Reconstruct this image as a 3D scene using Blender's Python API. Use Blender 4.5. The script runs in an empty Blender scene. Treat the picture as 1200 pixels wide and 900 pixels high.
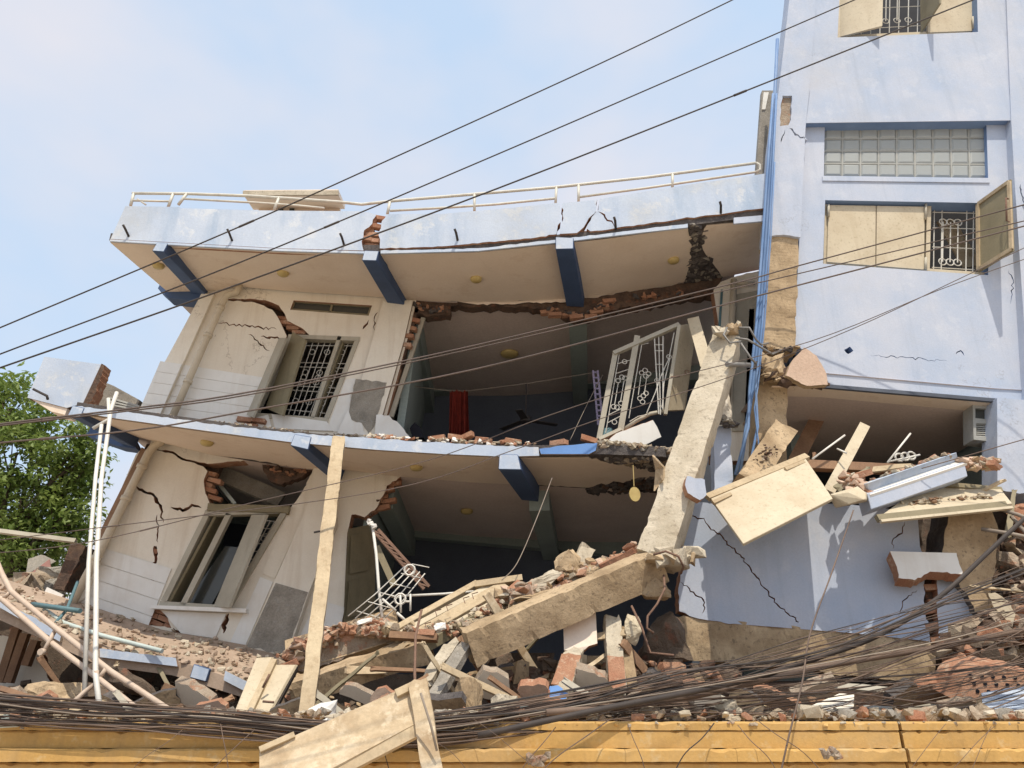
import bpy, bmesh, math, random
from mathutils import Vector, Matrix, noise
from mathutils.geometry import tessellate_polygon

S = bpy.context.scene
COL = S.collection
rnd = random.Random(7)
rad = math.radians

# ------------------------------------------------------------------ camera
PITCH = rad(23.5)
EYE = Vector((0, 0, 1.6))
FPX = 906.0                       # focal length in pixels of a 1200 px wide frame
cam_d = bpy.data.cameras.new('camera')
cam_d.sensor_width = 36
cam_d.lens = 36 * FPX / 1200
cam_d.clip_start = 0.05
cam_d.clip_end = 3000
cam = bpy.data.objects.new('camera', cam_d)
cam.location = EYE
cam.rotation_euler = (math.pi / 2 + PITCH, 0, 0)
COL.objects.link(cam)
S.camera = cam

# ------------------------------------------------------------------ sky, sun, exposure
SUN_EL, SUN_AZ = rad(63), rad(14)          # high, almost square to the facades, a little from the right
W = bpy.data.worlds.new('World')
S.world = W
W.use_nodes = True
nt = W.node_tree
nt.nodes.clear()
out = nt.nodes.new('ShaderNodeOutputWorld')
bg = nt.nodes.new('ShaderNodeBackground')
sky = nt.nodes.new('ShaderNodeTexSky')
sky.sky_type = 'NISHITA'
sky.sun_disc = False
sky.sun_elevation = SUN_EL
sky.sun_rotation = math.pi - SUN_AZ
sky.altitude = 0
sky.air_density = 1.3
sky.dust_density = 4.0
sky.ozone_density = 1.5
bg.inputs['Strength'].default_value = 0.15
tc = nt.nodes.new('ShaderNodeTexCoord')
mp = nt.nodes.new('ShaderNodeMapping')
mp.inputs['Scale'].default_value = (1.2, 1.0, 2.2)
mp.inputs['Location'].default_value = (0.35, 0.0, 0.2)
nz = nt.nodes.new('ShaderNodeTexNoise')
nz.inputs['Scale'].default_value = 1.25
nz.inputs['Detail'].default_value = 5
nz.inputs['Roughness'].default_value = 0.5
rp = nt.nodes.new('ShaderNodeValToRGB')
rp.color_ramp.elements[0].position = 0.42
rp.color_ramp.elements[0].color = (0.0, 0.0, 0.0, 1)
rp.color_ramp.elements[1].position = 0.60
rp.color_ramp.elements[1].color = (0.95, 0.95, 0.95, 1)
mx = nt.nodes.new('ShaderNodeMixRGB')
mx.inputs['Color2'].default_value = (2.8, 2.8, 3.05, 1)     # thin haze cloud
hz = nt.nodes.new('ShaderNodeMixRGB')                         # milky summer air over the whole dome
hz.inputs['Fac'].default_value = 0.8
hz.inputs['Color2'].default_value = (2.15, 2.68, 3.32, 1)
L = nt.links.new
L(tc.outputs['Generated'], mp.inputs['Vector'])
L(mp.outputs['Vector'], nz.inputs['Vector'])
L(nz.outputs['Fac'], rp.inputs['Fac'])
L(rp.outputs['Color'], mx.inputs['Fac'])
L(sky.outputs['Color'], hz.inputs['Color1'])
L(hz.outputs['Color'], mx.inputs['Color1'])
L(mx.outputs['Color'], bg.inputs['Color'])
L(bg.outputs['Background'], out.inputs['Surface'])

sd = bpy.data.lights.new('sun', 'SUN')
sd.energy = 2.05
sd.angle = rad(0.6)
sd.color = (1.0, 0.91, 0.77)
sun = bpy.data.objects.new('sun', sd)
to_sun = Vector((math.sin(SUN_AZ) * math.cos(SUN_EL), -math.cos(SUN_AZ) * math.cos(SUN_EL), math.sin(SUN_EL)))
sun.rotation_euler = to_sun.to_track_quat('Z', 'Y').to_euler()
sun.location = (0, -5, 30)
COL.objects.link(sun)

S.view_settings.view_transform = 'Standard'
S.view_settings.look = 'None'
S.view_settings.gamma = 1.0
S.view_settings.exposure = 0.92
S.view_settings.use_curve_mapping = False
S.render.engine = 'CYCLES'
S.cycles.use_denoising = True
S.cycles.max_bounces = 6
S.cycles.diffuse_bounces = 4

# ------------------------------------------------------------------ helpers
CP, SP = math.cos(PITCH), math.sin(PITCH)

def ray(u, v):
    x, y = (u - 600) / FPX, (450 - v) / FPX
    return Vector((x, CP - y * SP, SP + y * CP))

def at(u, v, y):                       # the point of the depth plane y seen along that sight line
    d = ray(u, v)
    return EYE + d * (y / d.y)

def px(pts, y=None):
    return [at(p[0], p[1], p[2] if len(p) > 2 else y) for p in pts]

def J(pts, amp=1.5, step=5, seed=0):   # ragged copy of a broken edge; end points stay
    r = random.Random(seed * 131 + len(pts) * 17 + int(pts[0][0] * 3 + pts[0][1]))
    o = [tuple(pts[0])]
    for a, b in zip(pts, pts[1:]):
        dx, dy = b[0] - a[0], b[1] - a[1]
        l = math.hypot(dx, dy) or 1
        n = max(1, int(l / step))
        for i in range(1, n + 1):
            t = i / n
            k = r.uniform(-amp, amp) if (i < n) else r.uniform(-amp, amp) * 0.3
            tt = t + (r.uniform(-0.3, 0.3) / n if i < n else 0)
            o.append((a[0] + dx * tt - dy / l * k, a[1] + dy * tt + dx / l * k) + tuple(b[2:]))
    o[-1] = tuple(pts[-1])
    return o

def crack(pts, w, seed=0, taper=True):
    c = J(pts, 1.7, 3, seed)
    w = w * .72
    r = random.Random(seed + 5)
    n = len(c)
    A, B = [], []
    for i, p in enumerate(c):
        q0, q1 = c[max(0, i - 1)], c[min(n - 1, i + 1)]
        dx, dy = q1[0] - q0[0], q1[1] - q0[1]
        l = math.hypot(dx, dy) or 1
        t = i / (n - 1)
        k = w * 0.5 * ((0.25 + 1.5 * math.sin(math.pi * t) ** 0.7) if taper else 1) * r.uniform(0.55, 1.25)
        A.append((p[0] - dy / l * k, p[1] + dx / l * k))
        B.append((p[0] + dy / l * k, p[1] - dx / l * k))
    return A + B[::-1]

class MB:
    """collects geometry for ONE mesh object; faces carry a material index"""
    def __init__(s):
        s.v, s.f, s.m, s.sm = [], [], [], []
    def add(s, vs, fs, mi=0, smooth=False):
        b = len(s.v)
        s.v += [Vector(p) for p in vs]
        for f in fs:
            s.f.append([i + b for i in f]); s.m.append(mi); s.sm.append(smooth)
        return s
    def prism(s, loop, off, holes=(), mi=0, side=1, back=None):
        loops = [list(loop)] + [list(h) for h in holes]
        flat = [p for l in loops for p in l]
        off = Vector(off)
        tris = tessellate_polygon(loops)
        n = len(flat)
        vs = flat + [p + off for p in flat]
        s.add(vs, [t for t in tris] , mi)
        b0 = len(s.v) - 2 * n
        for t in tris:
            s.f.append([b0 + n + i for i in reversed(t)]); s.m.append(side if back is None else back); s.sm.append(False)
        k = b0
        for l in loops:
            m = len(l)
            for i in range(m):
                j = (i + 1) % m
                s.f.append([k + i, k + j, k + j + n, k + i + n]); s.m.append(side); s.sm.append(False)
            k += m
        return s
    def loft(s, A, B, mi=0, cap0=None, cap1=None):
        n = len(A)
        s.add(list(A) + list(B), [[i, (i + 1) % n, n + (i + 1) % n, n + i] for i in range(n)], mi)
        b = len(s.v) - 2 * n
        s.f.append([b + i for i in range(n)][::-1]); s.m.append(mi if cap0 is None else cap0); s.sm.append(False)
        s.f.append([b + n + i for i in range(n)]); s.m.append(mi if cap1 is None else cap1); s.sm.append(False)
        return s
    def bar(s, p, q, w, h, n=(0, -1, 0.3), mi=0, seg=1, jit=0.0, seed=0, capmi=None, taper=1.0):
        """box beam between two points: wide face w turned towards n, depth h behind it"""
        p, q = Vector(p), Vector(q)
        d = (q - p).normalized()
        n = Vector(n); n = (n - d * n.dot(d)).normalized()
        wv = d.cross(n)
        r = random.Random(seed)
        if jit:
            prof = [(-.5, 0), (-.17, 0), (.17, 0), (.5, 0), (.5, -.35), (.5, -.7), (.5, -1), (.17, -1), (-.17, -1), (-.5, -1), (-.5, -.7), (-.5, -.35)]
        else:
            prof = [(-.5, 0), (.5, 0), (.5, -1), (-.5, -1)]
        k = len(prof)
        vs = []
        if jit and seg > 4: seg = int(max(seg, (q - p).length / .045))
        chips = {}
        for i in range(seg + 1):
            t = i / seg
            c = p.lerp(q, t)
            sc = 1 + (taper - 1) * t
            for a, b in prof:
                e = 3.0 if i in (0, seg) and jit else 1.0
                if jit and abs(a) == .5 and b in (0, -1):
                    kk = (a, b)
                    if r.random() < .22: chips[kk] = r.choice((.02, .04, .07, .11))
                    elif r.random() < .5: chips[kk] = chips.get(kk, 0) * .4
                    g_ = chips.get(kk, 0) * min(1, .3 / w)
                    a, b = a * (1 - g_), (-g_ * .5 if b == 0 else -1 + g_ * .5)
                pt = c + wv * (a * w * sc) + n * (b * h * sc)
                if jit:
                    if e > 1: pt += Vector((r.uniform(-jit, jit), r.uniform(-jit, jit), r.uniform(-jit, jit))) * 3
                    else: pt += noise.noise_vector(pt * 4.5 + Vector((seed, 0, 0))) * jit * 2
                vs.append(pt)
        fs = []
        for i in range(seg):
            for j in range(k):
                a = i * k + j; b = i * k + (j + 1) % k
                fs.append([a, b, b + k, a + k])
        s.add(vs, fs, mi)
        b0 = len(s.v) - len(vs)
        cm = mi if capmi is None else capmi
        s.f.append([b0 + j for j in range(k)][::-1]); s.m.append(cm); s.sm.append(False)
        s.f.append([b0 + seg * k + j for j in range(k)]); s.m.append(cm); s.sm.append(False)
        return s
    def tube(s, pts, r, n=8, mi=0, caps=True, r2=None):
        pts = [Vector(p) for p in pts]
        vs, fs = [], []
        m = len(pts)
        up = None
        for i, p in enumerate(pts):
            d = (pts[min(i + 1, m - 1)] - pts[max(i - 1, 0)]).normalized()
            if up is None:
                up = Vector((0, 0, 1)) if abs(d.z) < 0.9 else Vector((1, 0, 0))
            a = d.cross(up).normalized()
            b = a.cross(d).normalized()
            up = b
            rr = r if r2 is None else r + (r2 - r) * i / (m - 1)
            for j in range(n):
                t = 2 * math.pi * j / n
                vs.append(p + (a * math.cos(t) + b * math.sin(t)) * rr)
        for i in range(m - 1):
            for j in range(n):
                a = i * n + j; b = i * n + (j + 1) % n
                fs.append([a, b, b + n, a + n])
        s.add(vs, fs, mi, n > 4)
        if caps:
            b0 = len(s.v) - len(vs)
            s.f.append([b0 + j for j in range(n)][::-1]); s.m.append(mi); s.sm.append(False)
            s.f.append([b0 + (m - 1) * n + j for j in range(n)]); s.m.append(mi); s.sm.append(False)
        return s
    def ring(s, c, r, th, ax=(1, 0, 0), ay=(0, 0, 1), n=10, mi=0):
        ax, ay = Vector(ax), Vector(ay)
        s.tube([c + ax * (r * math.cos(2 * math.pi * i / n)) + ay * (r * math.sin(2 * math.pi * i / n)) for i in range(n + 1)], th, 4, mi, False)
        return s
    def chunk(s, c, size, seed=0, mi=0, flat=1.0, rot=None):
        r = random.Random(seed)
        sx, sy, sz = (size if hasattr(size, '__len__') else (size, size, size * flat))
        M = Matrix.Rotation(r.uniform(0, 6.28), 3, 'Z') @ Matrix.Rotation(r.uniform(-.6, .6), 3, 'X') if rot is None else rot
        vs, fs = HULLS[r.randrange(len(HULLS))]
        s.add([Vector(c) + M @ Vector((p.x * sx, p.y * sy, p.z * sz)) for p in vs], fs, mi)
        return s
    def rough(s, c, size, seed=0, mi=0, rot=None, amp=.07):
        """broken lump: faceted hull, subdivided and roughened"""
        r = random.Random(seed)
        sx, sy, sz = (size if hasattr(size, '__len__') else (size, size, size))
        M3 = rot if rot is not None else Matrix.Rotation(r.uniform(0, 6.28), 3, 'Z')
        vs, fs = HULLS[r.randrange(len(HULLS))]
        bm = bmesh.new()
        bv = [bm.verts.new((p.x * sx, p.y * sy, p.z * sz)) for p in vs]
        for f in fs:
            try: bm.faces.new([bv[i] for i in f])
            except ValueError: pass
        bmesh.ops.subdivide_edges(bm, edges=bm.edges, cuts=4, use_grid_fill=True)
        bmesh.ops.triangulate(bm, faces=bm.faces)
        a = amp * (sx + sy + sz) / 3
        off = Vector((seed * 1.7, seed * .3, 0))
        k = 3.2 / ((sx + sy + sz) / 3)
        for v in bm.verts:
            n = noise.noise_vector(v.co * k + off) * a + noise.noise_vector(v.co * k * 3.1 + off) * a * .5
            v.co += n
        bm.verts.index_update()
        s.add([Vector(c) + M3 @ v.co for v in bm.verts], [[v.index for v in f.verts] for f in bm.faces], mi)
        bm.free()
        return s
    def build(s, name, mats, parent=None, bevel=0):
        me = bpy.data.meshes.new(name)
        o = bpy.data.objects.new(name, me)
        COL.objects.link(o)
        vs = s.v
        if parent is None:
            xs = [p.x for p in vs]; ys = [p.y for p in vs]; zs = [p.z for p in vs]
            base = Vector(((min(xs) + max(xs)) / 2, (min(ys) + max(ys)) / 2, min(zs)))
            vs = [p - base for p in vs]
            o.location = base
        else:
            o.parent = parent
            o.matrix_parent_inverse = Matrix.Translation(-WORLD_LOC[parent.name])
            WORLD_LOC[o.name] = Vector((0, 0, 0))
        me.from_pydata([tuple(p) for p in vs], [], s.f)
        if not isinstance(mats, (list, tuple)):
            mats = [mats]
        for m in mats:
            me.materials.append(MAT[m])
        mm = len(mats) - 1
        me.polygons.foreach_set('material_index', [min(i, mm) for i in s.m])
        me.polygons.foreach_set('use_smooth', s.sm)
        me.update()
        bm = bmesh.new(); bm.from_mesh(me)
        bmesh.ops.recalc_face_normals(bm, faces=bm.faces)
        if bevel:
            es = [e for e in bm.edges if len(e.link_faces) == 2 and e.calc_face_angle(0) > 0.7]
            try:
                bmesh.ops.bevel(bm, geom=es, offset=bevel, segments=1, affect='EDGES', clamp_overlap=True)
            except Exception:
                pass
        bm.to_mesh(me); bm.free()
        return o

WORLD_LOC, ROOTED = {}, set()

def _hulls():
    hs = []
    r = random.Random(99)
    for i in range(24):
        bm = bmesh.new()
        for k in range(13):
            p = Vector((r.uniform(-1, 1), r.uniform(-1, 1), r.uniform(-1, 1)))
            m = max(abs(p.x), abs(p.y), abs(p.z))
            p = p * (0.5 / m) * r.uniform(0.75, 1.0)
            bm.verts.new(p)
        res = bmesh.ops.convex_hull(bm, input=bm.verts)
        bmesh.ops.delete(bm, geom=[g for g in res['geom_interior'] if isinstance(g, bmesh.types.BMVert)], context='VERTS')
        bm.verts.index_update()
        hs.append(([v.co.copy() for v in bm.verts], [[v.index for v in f.verts] for f in bm.faces]))
        bm.free()
    return hs
HULLS = _hulls()

def tag(o, label, cat, group=None, kind=None):
    if label: o['label'] = label
    if cat: o['category'] = cat
    if group: o['group'] = group
    if kind: o['kind'] = kind
    return o

def thing(name, label, cat, loc, group=None):
    o = bpy.data.objects.new(name, None)
    COL.objects.link(o)
    o.location = loc
    o.empty_display_size = 0.3
    WORLD_LOC[o.name] = Vector(loc)
    return tag(o, label, cat, group)

def sub(o):                                  # lets a mesh part take sub-parts: its own frame already is the world's
    WORLD_LOC[o.name] = Vector((0, 0, 0))
    return o

def place(name, mesh, loc, rot, parent=None, scale=None):
    o = bpy.data.objects.new(name, mesh)
    COL.objects.link(o)
    if parent:
        o.parent = parent
        o.matrix_parent_inverse = Matrix.Translation(-WORLD_LOC[parent.name])
    o.location = loc
    o.rotation_euler = rot
    if scale: o.scale = scale
    return o

# ------------------------------------------------------------------ materials
MAT = {}
def M(name, c1, c2=None, scale=2.0, rough=0.9, bump=0.25, bscale=60, c3=None, streak=0.0, spot=None, metal=0.0, detail=8, fine=0.25, spec=0.3, sscale=(5, 5, .35), lo=.35, hi=.68, dirt=None, hair=None):
    m = bpy.data.materials.new(name); m.use_nodes = True
    t = m.node_tree; N = t.nodes; l = t.links.new
    b = N['Principled BSDF']
    b.inputs['Roughness'].default_value = rough
    b.inputs['Metallic'].default_value = metal
    b.inputs['Specular IOR Level'].default_value = spec
    g = N.new('ShaderNodeNewGeometry')
    def nz(sc, det=8, ro=.6, vec=None):
        n = N.new('ShaderNodeTexNoise'); n.inputs['Scale'].default_value = sc
        n.inputs['Detail'].default_value = det; n.inputs['Roughness'].default_value = ro
        l(vec or g.outputs['Position'], n.inputs['Vector']); return n.outputs['Fac']
    def ramp(f, a, bb):
        r = N.new('ShaderNodeMapRange'); r.inputs['From Min'].default_value = a; r.inputs['From Max'].default_value = bb
        l(f, r.inputs['Value']); return r.outputs['Result']
    def mix(f, a, bb, mode='MIX'):
        x = N.new('ShaderNodeMixRGB'); x.blend_type = mode
        for i, s in ((0, f), (1, a), (2, bb)):
            if hasattr(s, 'is_linked') or hasattr(s, 'links'): l(s, x.inputs[i])
            elif isinstance(s, (int, float)): x.inputs[i].default_value = s
            else: x.inputs[i].default_value = (*s, 1)
        return x.outputs[0]
    c2 = c2 or tuple(k * .8 for k in c1)
    col = mix(ramp(nz(scale, detail), lo, hi), c1, c2)
    if c3 and streak:
        mpn = N.new('ShaderNodeMapping'); mpn.inputs['Scale'].default_value = sscale
        l(g.outputs['Position'], mpn.inputs['Vector'])
        f = ramp(nz(1.3, 6, .6, mpn.outputs['Vector']), .52, .8)
        mu = N.new('ShaderNodeMath'); mu.operation = 'MULTIPLY'; l(f, mu.inputs[0]); mu.inputs[1].default_value = streak
        col = mix(mu.outputs[0], col, c3)
    if spot:
        sc, sp, amt = spot
        f = ramp(nz(sc, 4, .7), .56, .65)
        mu = N.new('ShaderNodeMath'); mu.operation = 'MULTIPLY'; l(f, mu.inputs[0]); mu.inputs[1].default_value = amt
        col = mix(mu.outputs[0], col, sp)
    if dirt:                                   # broad dusty patches
        sc, dc, amt = dirt
        f = ramp(nz(sc, 7, .65), .48, .72)
        mu = N.new('ShaderNodeMath'); mu.operation = 'MULTIPLY'; l(f, mu.inputs[0]); mu.inputs[1].default_value = amt
        col = mix(mu.outputs[0], col, dc)
    if hair:                                   # sparse hairline crazing
        sc, hc, amt = hair
        n1 = nz(sc, 8, .62)
        sb = N.new('ShaderNodeMath'); sb.operation = 'SUBTRACT'; l(n1, sb.inputs[0]); sb.inputs[1].default_value = .5
        ab = N.new('ShaderNodeMath'); ab.operation = 'ABSOLUTE'; l(sb.outputs[0], ab.inputs[0])
        f = ramp(ab.outputs[0], .0045, .0015)
        f2 = ramp(nz(sc * .55, 2, .5), .57, .64)
        mu = N.new('ShaderNodeMath'); mu.operation = 'MULTIPLY'; l(f, mu.inputs[0]); l(f2, mu.inputs[1])
        mv = N.new('ShaderNodeMath'); mv.operation = 'MULTIPLY'; l(mu.outputs[0], mv.inputs[0]); mv.inputs[1].default_value = amt
        col = mix(mv.outputs[0], col, hc)
    fn = nz(bscale, 6, .7)
    if fine:
        col = mix(fine, col, mix(1.0, col, ramp(fn, .25, .75), 'MULTIPLY'))
    l(col, b.inputs['Base Color'])
    if bump:
        bp = N.new('ShaderNodeBump'); bp.inputs['Strength'].default_value = bump; bp.inputs['Distance'].default_value = .02
        h = N.new('ShaderNodeMath'); h.operation = 'ADD'
        l(fn, h.inputs[0]); l(nz(bscale * .17, 5, .6), h.inputs[1])
        l(h.outputs[0], bp.inputs['Height']); l(bp.outputs['Normal'], b.inputs['Normal'])
    MAT[name] = m
    return m

M('blue_paint', (.545, .58, .665), (.42, .50, .64), 1.1, .85, .12, 45, c3=(.36, .42, .52), streak=.5, spot=(2.6, (.61, .64, .71), .4), fine=.15, sscale=(6, 6, .35), dirt=(.9, (.50, .49, .49), .35), hair=(1.0, (.25, .25, .28), .45))
M('parapet_paint', (.58, .64, .73), (.47, .55, .68), 1.1, .85, .15, 40, c3=(.30, .41, .56), streak=.9, spot=(4, (.72, .74, .76), .6), fine=.15, sscale=(2.2, 2.2, .4), dirt=(1.0, (.46, .46, .44), .5))
M('deep_blue', (.07, .115, .225), (.055, .09, .18), 2, .7, .1, 40, fine=.1)
M('reveal_shade_blue', (.22, .32, .52), (.17, .26, .45), 2, .8, .1, 40, fine=.1)  # wall blue deepened: shade of the recess sides put into the colour
M('slate_paint', (.11, .125, .155), (.08, .09, .115), 3, .8, .1, 40, fine=.1)
M('bright_blue_paint', (.16, .32, .66), (.13, .26, .55), 2, .7, .1, 40, fine=.1)
M('cream_paint', (.86, .80, .69), (.81, .735, .61), 1.5, .8, .08, 50, c3=(.52, .41, .29), streak=.5, fine=.1, dirt=(1.3, (.64, .53, .41), .35), hair=(1.0, (.25, .18, .12), .5))
M('soffit_paint', (.90, .77, .64), (.86, .72, .585), 1.4, .85, .08, 35, spot=(2.2, (.70, .54, .40), .35), fine=.1, dirt=(.8, (.70, .55, .42), .35), hair=(.9, (.35, .24, .16), .35))
M('white_tile', (.83, .81, .76), (.77, .745, .69), 2.5, .4, .03, 20, c3=(.52, .44, .34), streak=.4, fine=.06, spec=.5, dirt=(1.6, (.58, .50, .40), .4))
M('room_ceiling', (.80, .67, .60), (.72, .59, .53), 1.2, .9, .08, 30)
M('room_wall', (.36, .42, .39), (.30, .35, .33), 1.0, .9, .08, 30)
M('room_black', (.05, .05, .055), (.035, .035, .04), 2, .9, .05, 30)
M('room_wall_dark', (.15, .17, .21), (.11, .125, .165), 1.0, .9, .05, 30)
M('concrete', (.60, .455, .29), (.40, .29, .175), 1.9, .95, .45, 26, c3=(.25, .17, .10), streak=.75, spot=(21, (.22, .165, .11), .7), fine=.25, sscale=(2.5, 2.5, 2.0), lo=.4, hi=.62)
M('pale_concrete', (.65, .575, .45), (.50, .43, .32), 2.2, .95, .5, 28, c3=(.36, .28, .19), streak=.5, spot=(19, (.30, .25, .19), .65), fine=.25, sscale=(2.5, 2.5, 1.5), lo=.4, hi=.62)
M('grey_concrete', (.46, .415, .35), (.31, .28, .235), 5, .95, .6, 50, spot=(14, (.46, .44, .40), .5), fine=.45)
M('dark_concrete', (.17, .15, .14), (.10, .09, .09), 6, .95, 1.0, 30, spot=(10, (.26, .23, .21), .5), fine=.5)
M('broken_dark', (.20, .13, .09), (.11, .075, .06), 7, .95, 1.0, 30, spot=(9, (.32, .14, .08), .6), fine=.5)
M('brick', (.43, .20, .12), (.52, .30, .19), 5, .95, .6, 60, spot=(9, (.66, .48, .34), .7), fine=.35)
M('pink_brick', (.62, .38, .26), (.52, .27, .17), 5, .95, .6, 60, spot=(8, (.70, .58, .45), .6), fine=.3)
M('gravel_floor', (.20, .145, .10), (.11, .08, .058), 9, .95, 1.0, 22, spot=(12, (.40, .31, .22), .8), fine=.5)
M('mortar', (.52, .43, .33), (.40, .30, .22), 8, .95, .9, 40, spot=(7, (.50, .22, .12), .6), fine=.4)
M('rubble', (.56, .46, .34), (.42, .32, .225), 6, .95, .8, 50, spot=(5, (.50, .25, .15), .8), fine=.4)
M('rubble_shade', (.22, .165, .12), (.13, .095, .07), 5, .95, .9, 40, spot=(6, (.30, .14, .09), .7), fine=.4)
M('cream_panel', (.62, .535, .39), (.56, .475, .335), 2.5, .55, .06, 40, c3=(.40, .31, .19), streak=.45, fine=.1, spot=(27, (.36, .29, .19), .5), dirt=(2.2, (.44, .34, .22), .5))
M('olive_wood', (.30, .255, .16), (.235, .20, .125), 3, .6, .12, 50, c3=(.16, .13, .08), streak=.5, fine=.2)
M('grey_frame', (.50, .46, .37), (.42, .38, .30), 3, .6, .1, 50, c3=(.25, .20, .14), streak=.4, fine=.15)
M('timber', (.62, .50, .33), (.50, .385, .245), 2, .8, .25, 30, c3=(.33, .23, .13), streak=.8, fine=.25, sscale=(14, 14, 1.2), dirt=(3, (.38, .29, .19), .5))
M('brown_timber', (.36, .22, .13), (.26, .15, .09), 3, .85, .3, 30, c3=(.15, .09, .06), streak=.5, fine=.3)
M('plywood', (.62, .49, .32), (.44, .32, .195), 3.4, .75, .3, 25, c3=(.30, .20, .11), streak=.7, spot=(9, (.74, .62, .44), .6), fine=.25, sscale=(4, 4, 7), dirt=(4, (.76, .65, .48), .8))
M('white_metal', (.76, .74, .68), (.66, .63, .56), 3, .45, .03, 30, c3=(.40, .30, .2), streak=.35, fine=.08, spec=.5)
M('rail_metal', (.70, .68, .60), (.58, .55, .47), 3, .5, .05, 30, c3=(.32, .22, .14), streak=.5, fine=.12, spec=.5)
M('pink_pipe', (.66, .53, .42), (.56, .43, .33), 3, .55, .06, 30, c3=(.34, .24, .17), streak=.4, fine=.15)
M('rust_steel', (.28, .17, .12), (.20, .12, .085), 12, .9, .4, 70, fine=.3)
M('grey_steel', (.32, .31, .29), (.22, .21, .20), 8, .6, .2, 60, metal=.4, fine=.2)
M('teal_pipe', (.13, .24, .27), (.10, .18, .20), 4, .6, .06, 40, fine=.15)
M('pale_pipe', (.58, .66, .62), (.48, .55, .52), 4, .55, .06, 40, fine=.12)
M('blue_pipe', (.16, .28, .50), (.12, .21, .40), 3, .55, .06, 40, c3=(.40, .50, .66), streak=.5, fine=.1)
M('cream_pipe', (.66, .58, .45), (.56, .48, .36), 3, .6, .06, 40, c3=(.38, .28, .18), streak=.5, fine=.12)
M('cable', (.045, .038, .036), (.075, .06, .052), 3, .7, .05, 60, fine=.1)
M('brown_cable', (.20, .14, .105), (.11, .08, .065), 2, .75, .05, 60, fine=.1)
M('wire_brown', (.13, .095, .08), (.09, .07, .06), 2, .7, .05, 60, fine=.1)
M('pink_plaster', (.68, .51, .39), (.60, .43, .32), 3, .95, .4, 30, c3=(.40, .27, .18), streak=.6, fine=.25)
M('pale_cable', (.33, .275, .22), (.25, .205, .165), 2, .75, .05, 60, fine=.1)
M('yellow_paint', (.62, .385, .135), (.55, .33, .105), 1.6, .8, .2, 40, c3=(.36, .23, .10), streak=.7, dirt=(1.2, (.45, .33, .19), .6), spot=(6, (.66, .52, .30), .45), fine=.18)
M('red_cloth', (.22, .028, .016), (.13, .016, .01), 9, .9, .2, 80, fine=.2)
M('dark_cloth', (.03, .03, .04), (.02, .02, .03), 6, .9, .2, 80)
M('lamp_brass', (.60, .47, .20), (.50, .37, .15), 8, .4, .05, 60, fine=.1)
M('purple_metal', (.42, .37, .52), (.36, .31, .46), 6, .5, .05, 60)
M('grey_louvre', (.45, .45, .42), (.36, .36, .33), 5, .6, .1, 50)
M('maroon_sheet', (.33, .17, .14), (.26, .13, .11), 3, .8, .1, 30)
M('street', (.62, .53, .42), (.56, .47, .365), .8, .95, .4, 30, spot=(3, (.30, .26, .22), .5), fine=.3)
M('bark', (.15, .11, .075), (.09, .065, .045), 8, .95, .8, 40, fine=.4)
M('fan_metal', (.10, .09, .09), (.08, .07, .07), 3, .6, 0, 30, fine=0)

def leaf_mat(name, c, c2):
    m = bpy.data.materials.new(name); m.use_nodes = True
    t = m.node_tree; N = t.nodes; l = t.links.new
    b = N['Principled BSDF']; b.inputs['Roughness'].default_value = .5
    g = N.new('ShaderNodeNewGeometry'); n = N.new('ShaderNodeTexNoise'); n.inputs['Scale'].default_value = 3.0; n.inputs['Detail'].default_value = 4
    l(g.outputs['Position'], n.inputs['Vector'])
    r = N.new('ShaderNodeMapRange'); r.inputs['From Min'].default_value = .35; r.inputs['From Max'].default_value = .65
    l(n.outputs['Fac'], r.inputs['Value'])
    x = N.new('ShaderNodeMixRGB'); x.inputs[1].default_value = (*c, 1); x.inputs[2].default_value = (*c2, 1)
    l(r.outputs['Result'], x.inputs[0]); l(x.outputs[0], b.inputs['Base Color'])
    tr = N.new('ShaderNodeBsdfTranslucent'); l(x.outputs[0], tr.inputs['Color'])
    ms = N.new('ShaderNodeMixShader'); ms.inputs[0].default_value = .35
    l(b.outputs[0], ms.inputs[1]); l(tr.outputs[0], ms.inputs[2]); l(ms.outputs[0], N['Material Output'].inputs['Surface'])
    MAT[name] = m
leaf_mat('leaf', (.15, .225, .045), (.26, .33, .09))

def glass_mat(name, col, rough, tr, bump=0):
    m = bpy.data.materials.new(name); m.use_nodes = True
    t = m.node_tree; N = t.nodes; l = t.links.new
    b = N['Principled BSDF']
    b.inputs['Base Color'].default_value = (*col, 1); b.inputs['Roughness'].default_value = rough
    b.inputs['Transmission Weight'].default_value = tr; b.inputs['Specular IOR Level'].default_value = .6
    if bump:
        g = N.new('ShaderNodeNewGeometry'); w = N.new('ShaderNodeTexWave'); w.inputs['Scale'].default_value = 22; w.bands_direction = 'Z'
        w.inputs['Distortion'].default_value = .4
        l(g.outputs['Position'], w.inputs['Vector'])
        bp = N.new('ShaderNodeBump'); bp.inputs['Strength'].default_value = bump; bp.inputs['Distance'].default_value = .01
        l(w.outputs['Fac'], bp.inputs['Height']); l(bp.outputs['Normal'], b.inputs['Normal'])
        x = N.new('ShaderNodeMixRGB'); x.inputs[1].default_value = (*col, 1); x.inputs[2].default_value = (*[k * .7 for k in col], 1)
        l(w.outputs['Fac'], x.inputs[0]); l(x.outputs[0], b.inputs['Base Color'])
    MAT[name] = m
glass_mat('block_glass', (.50, .53, .52), .25, .15, .35)
glass_mat('smoked_glass', (.06, .062, .055), .15, 0.0)

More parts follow.
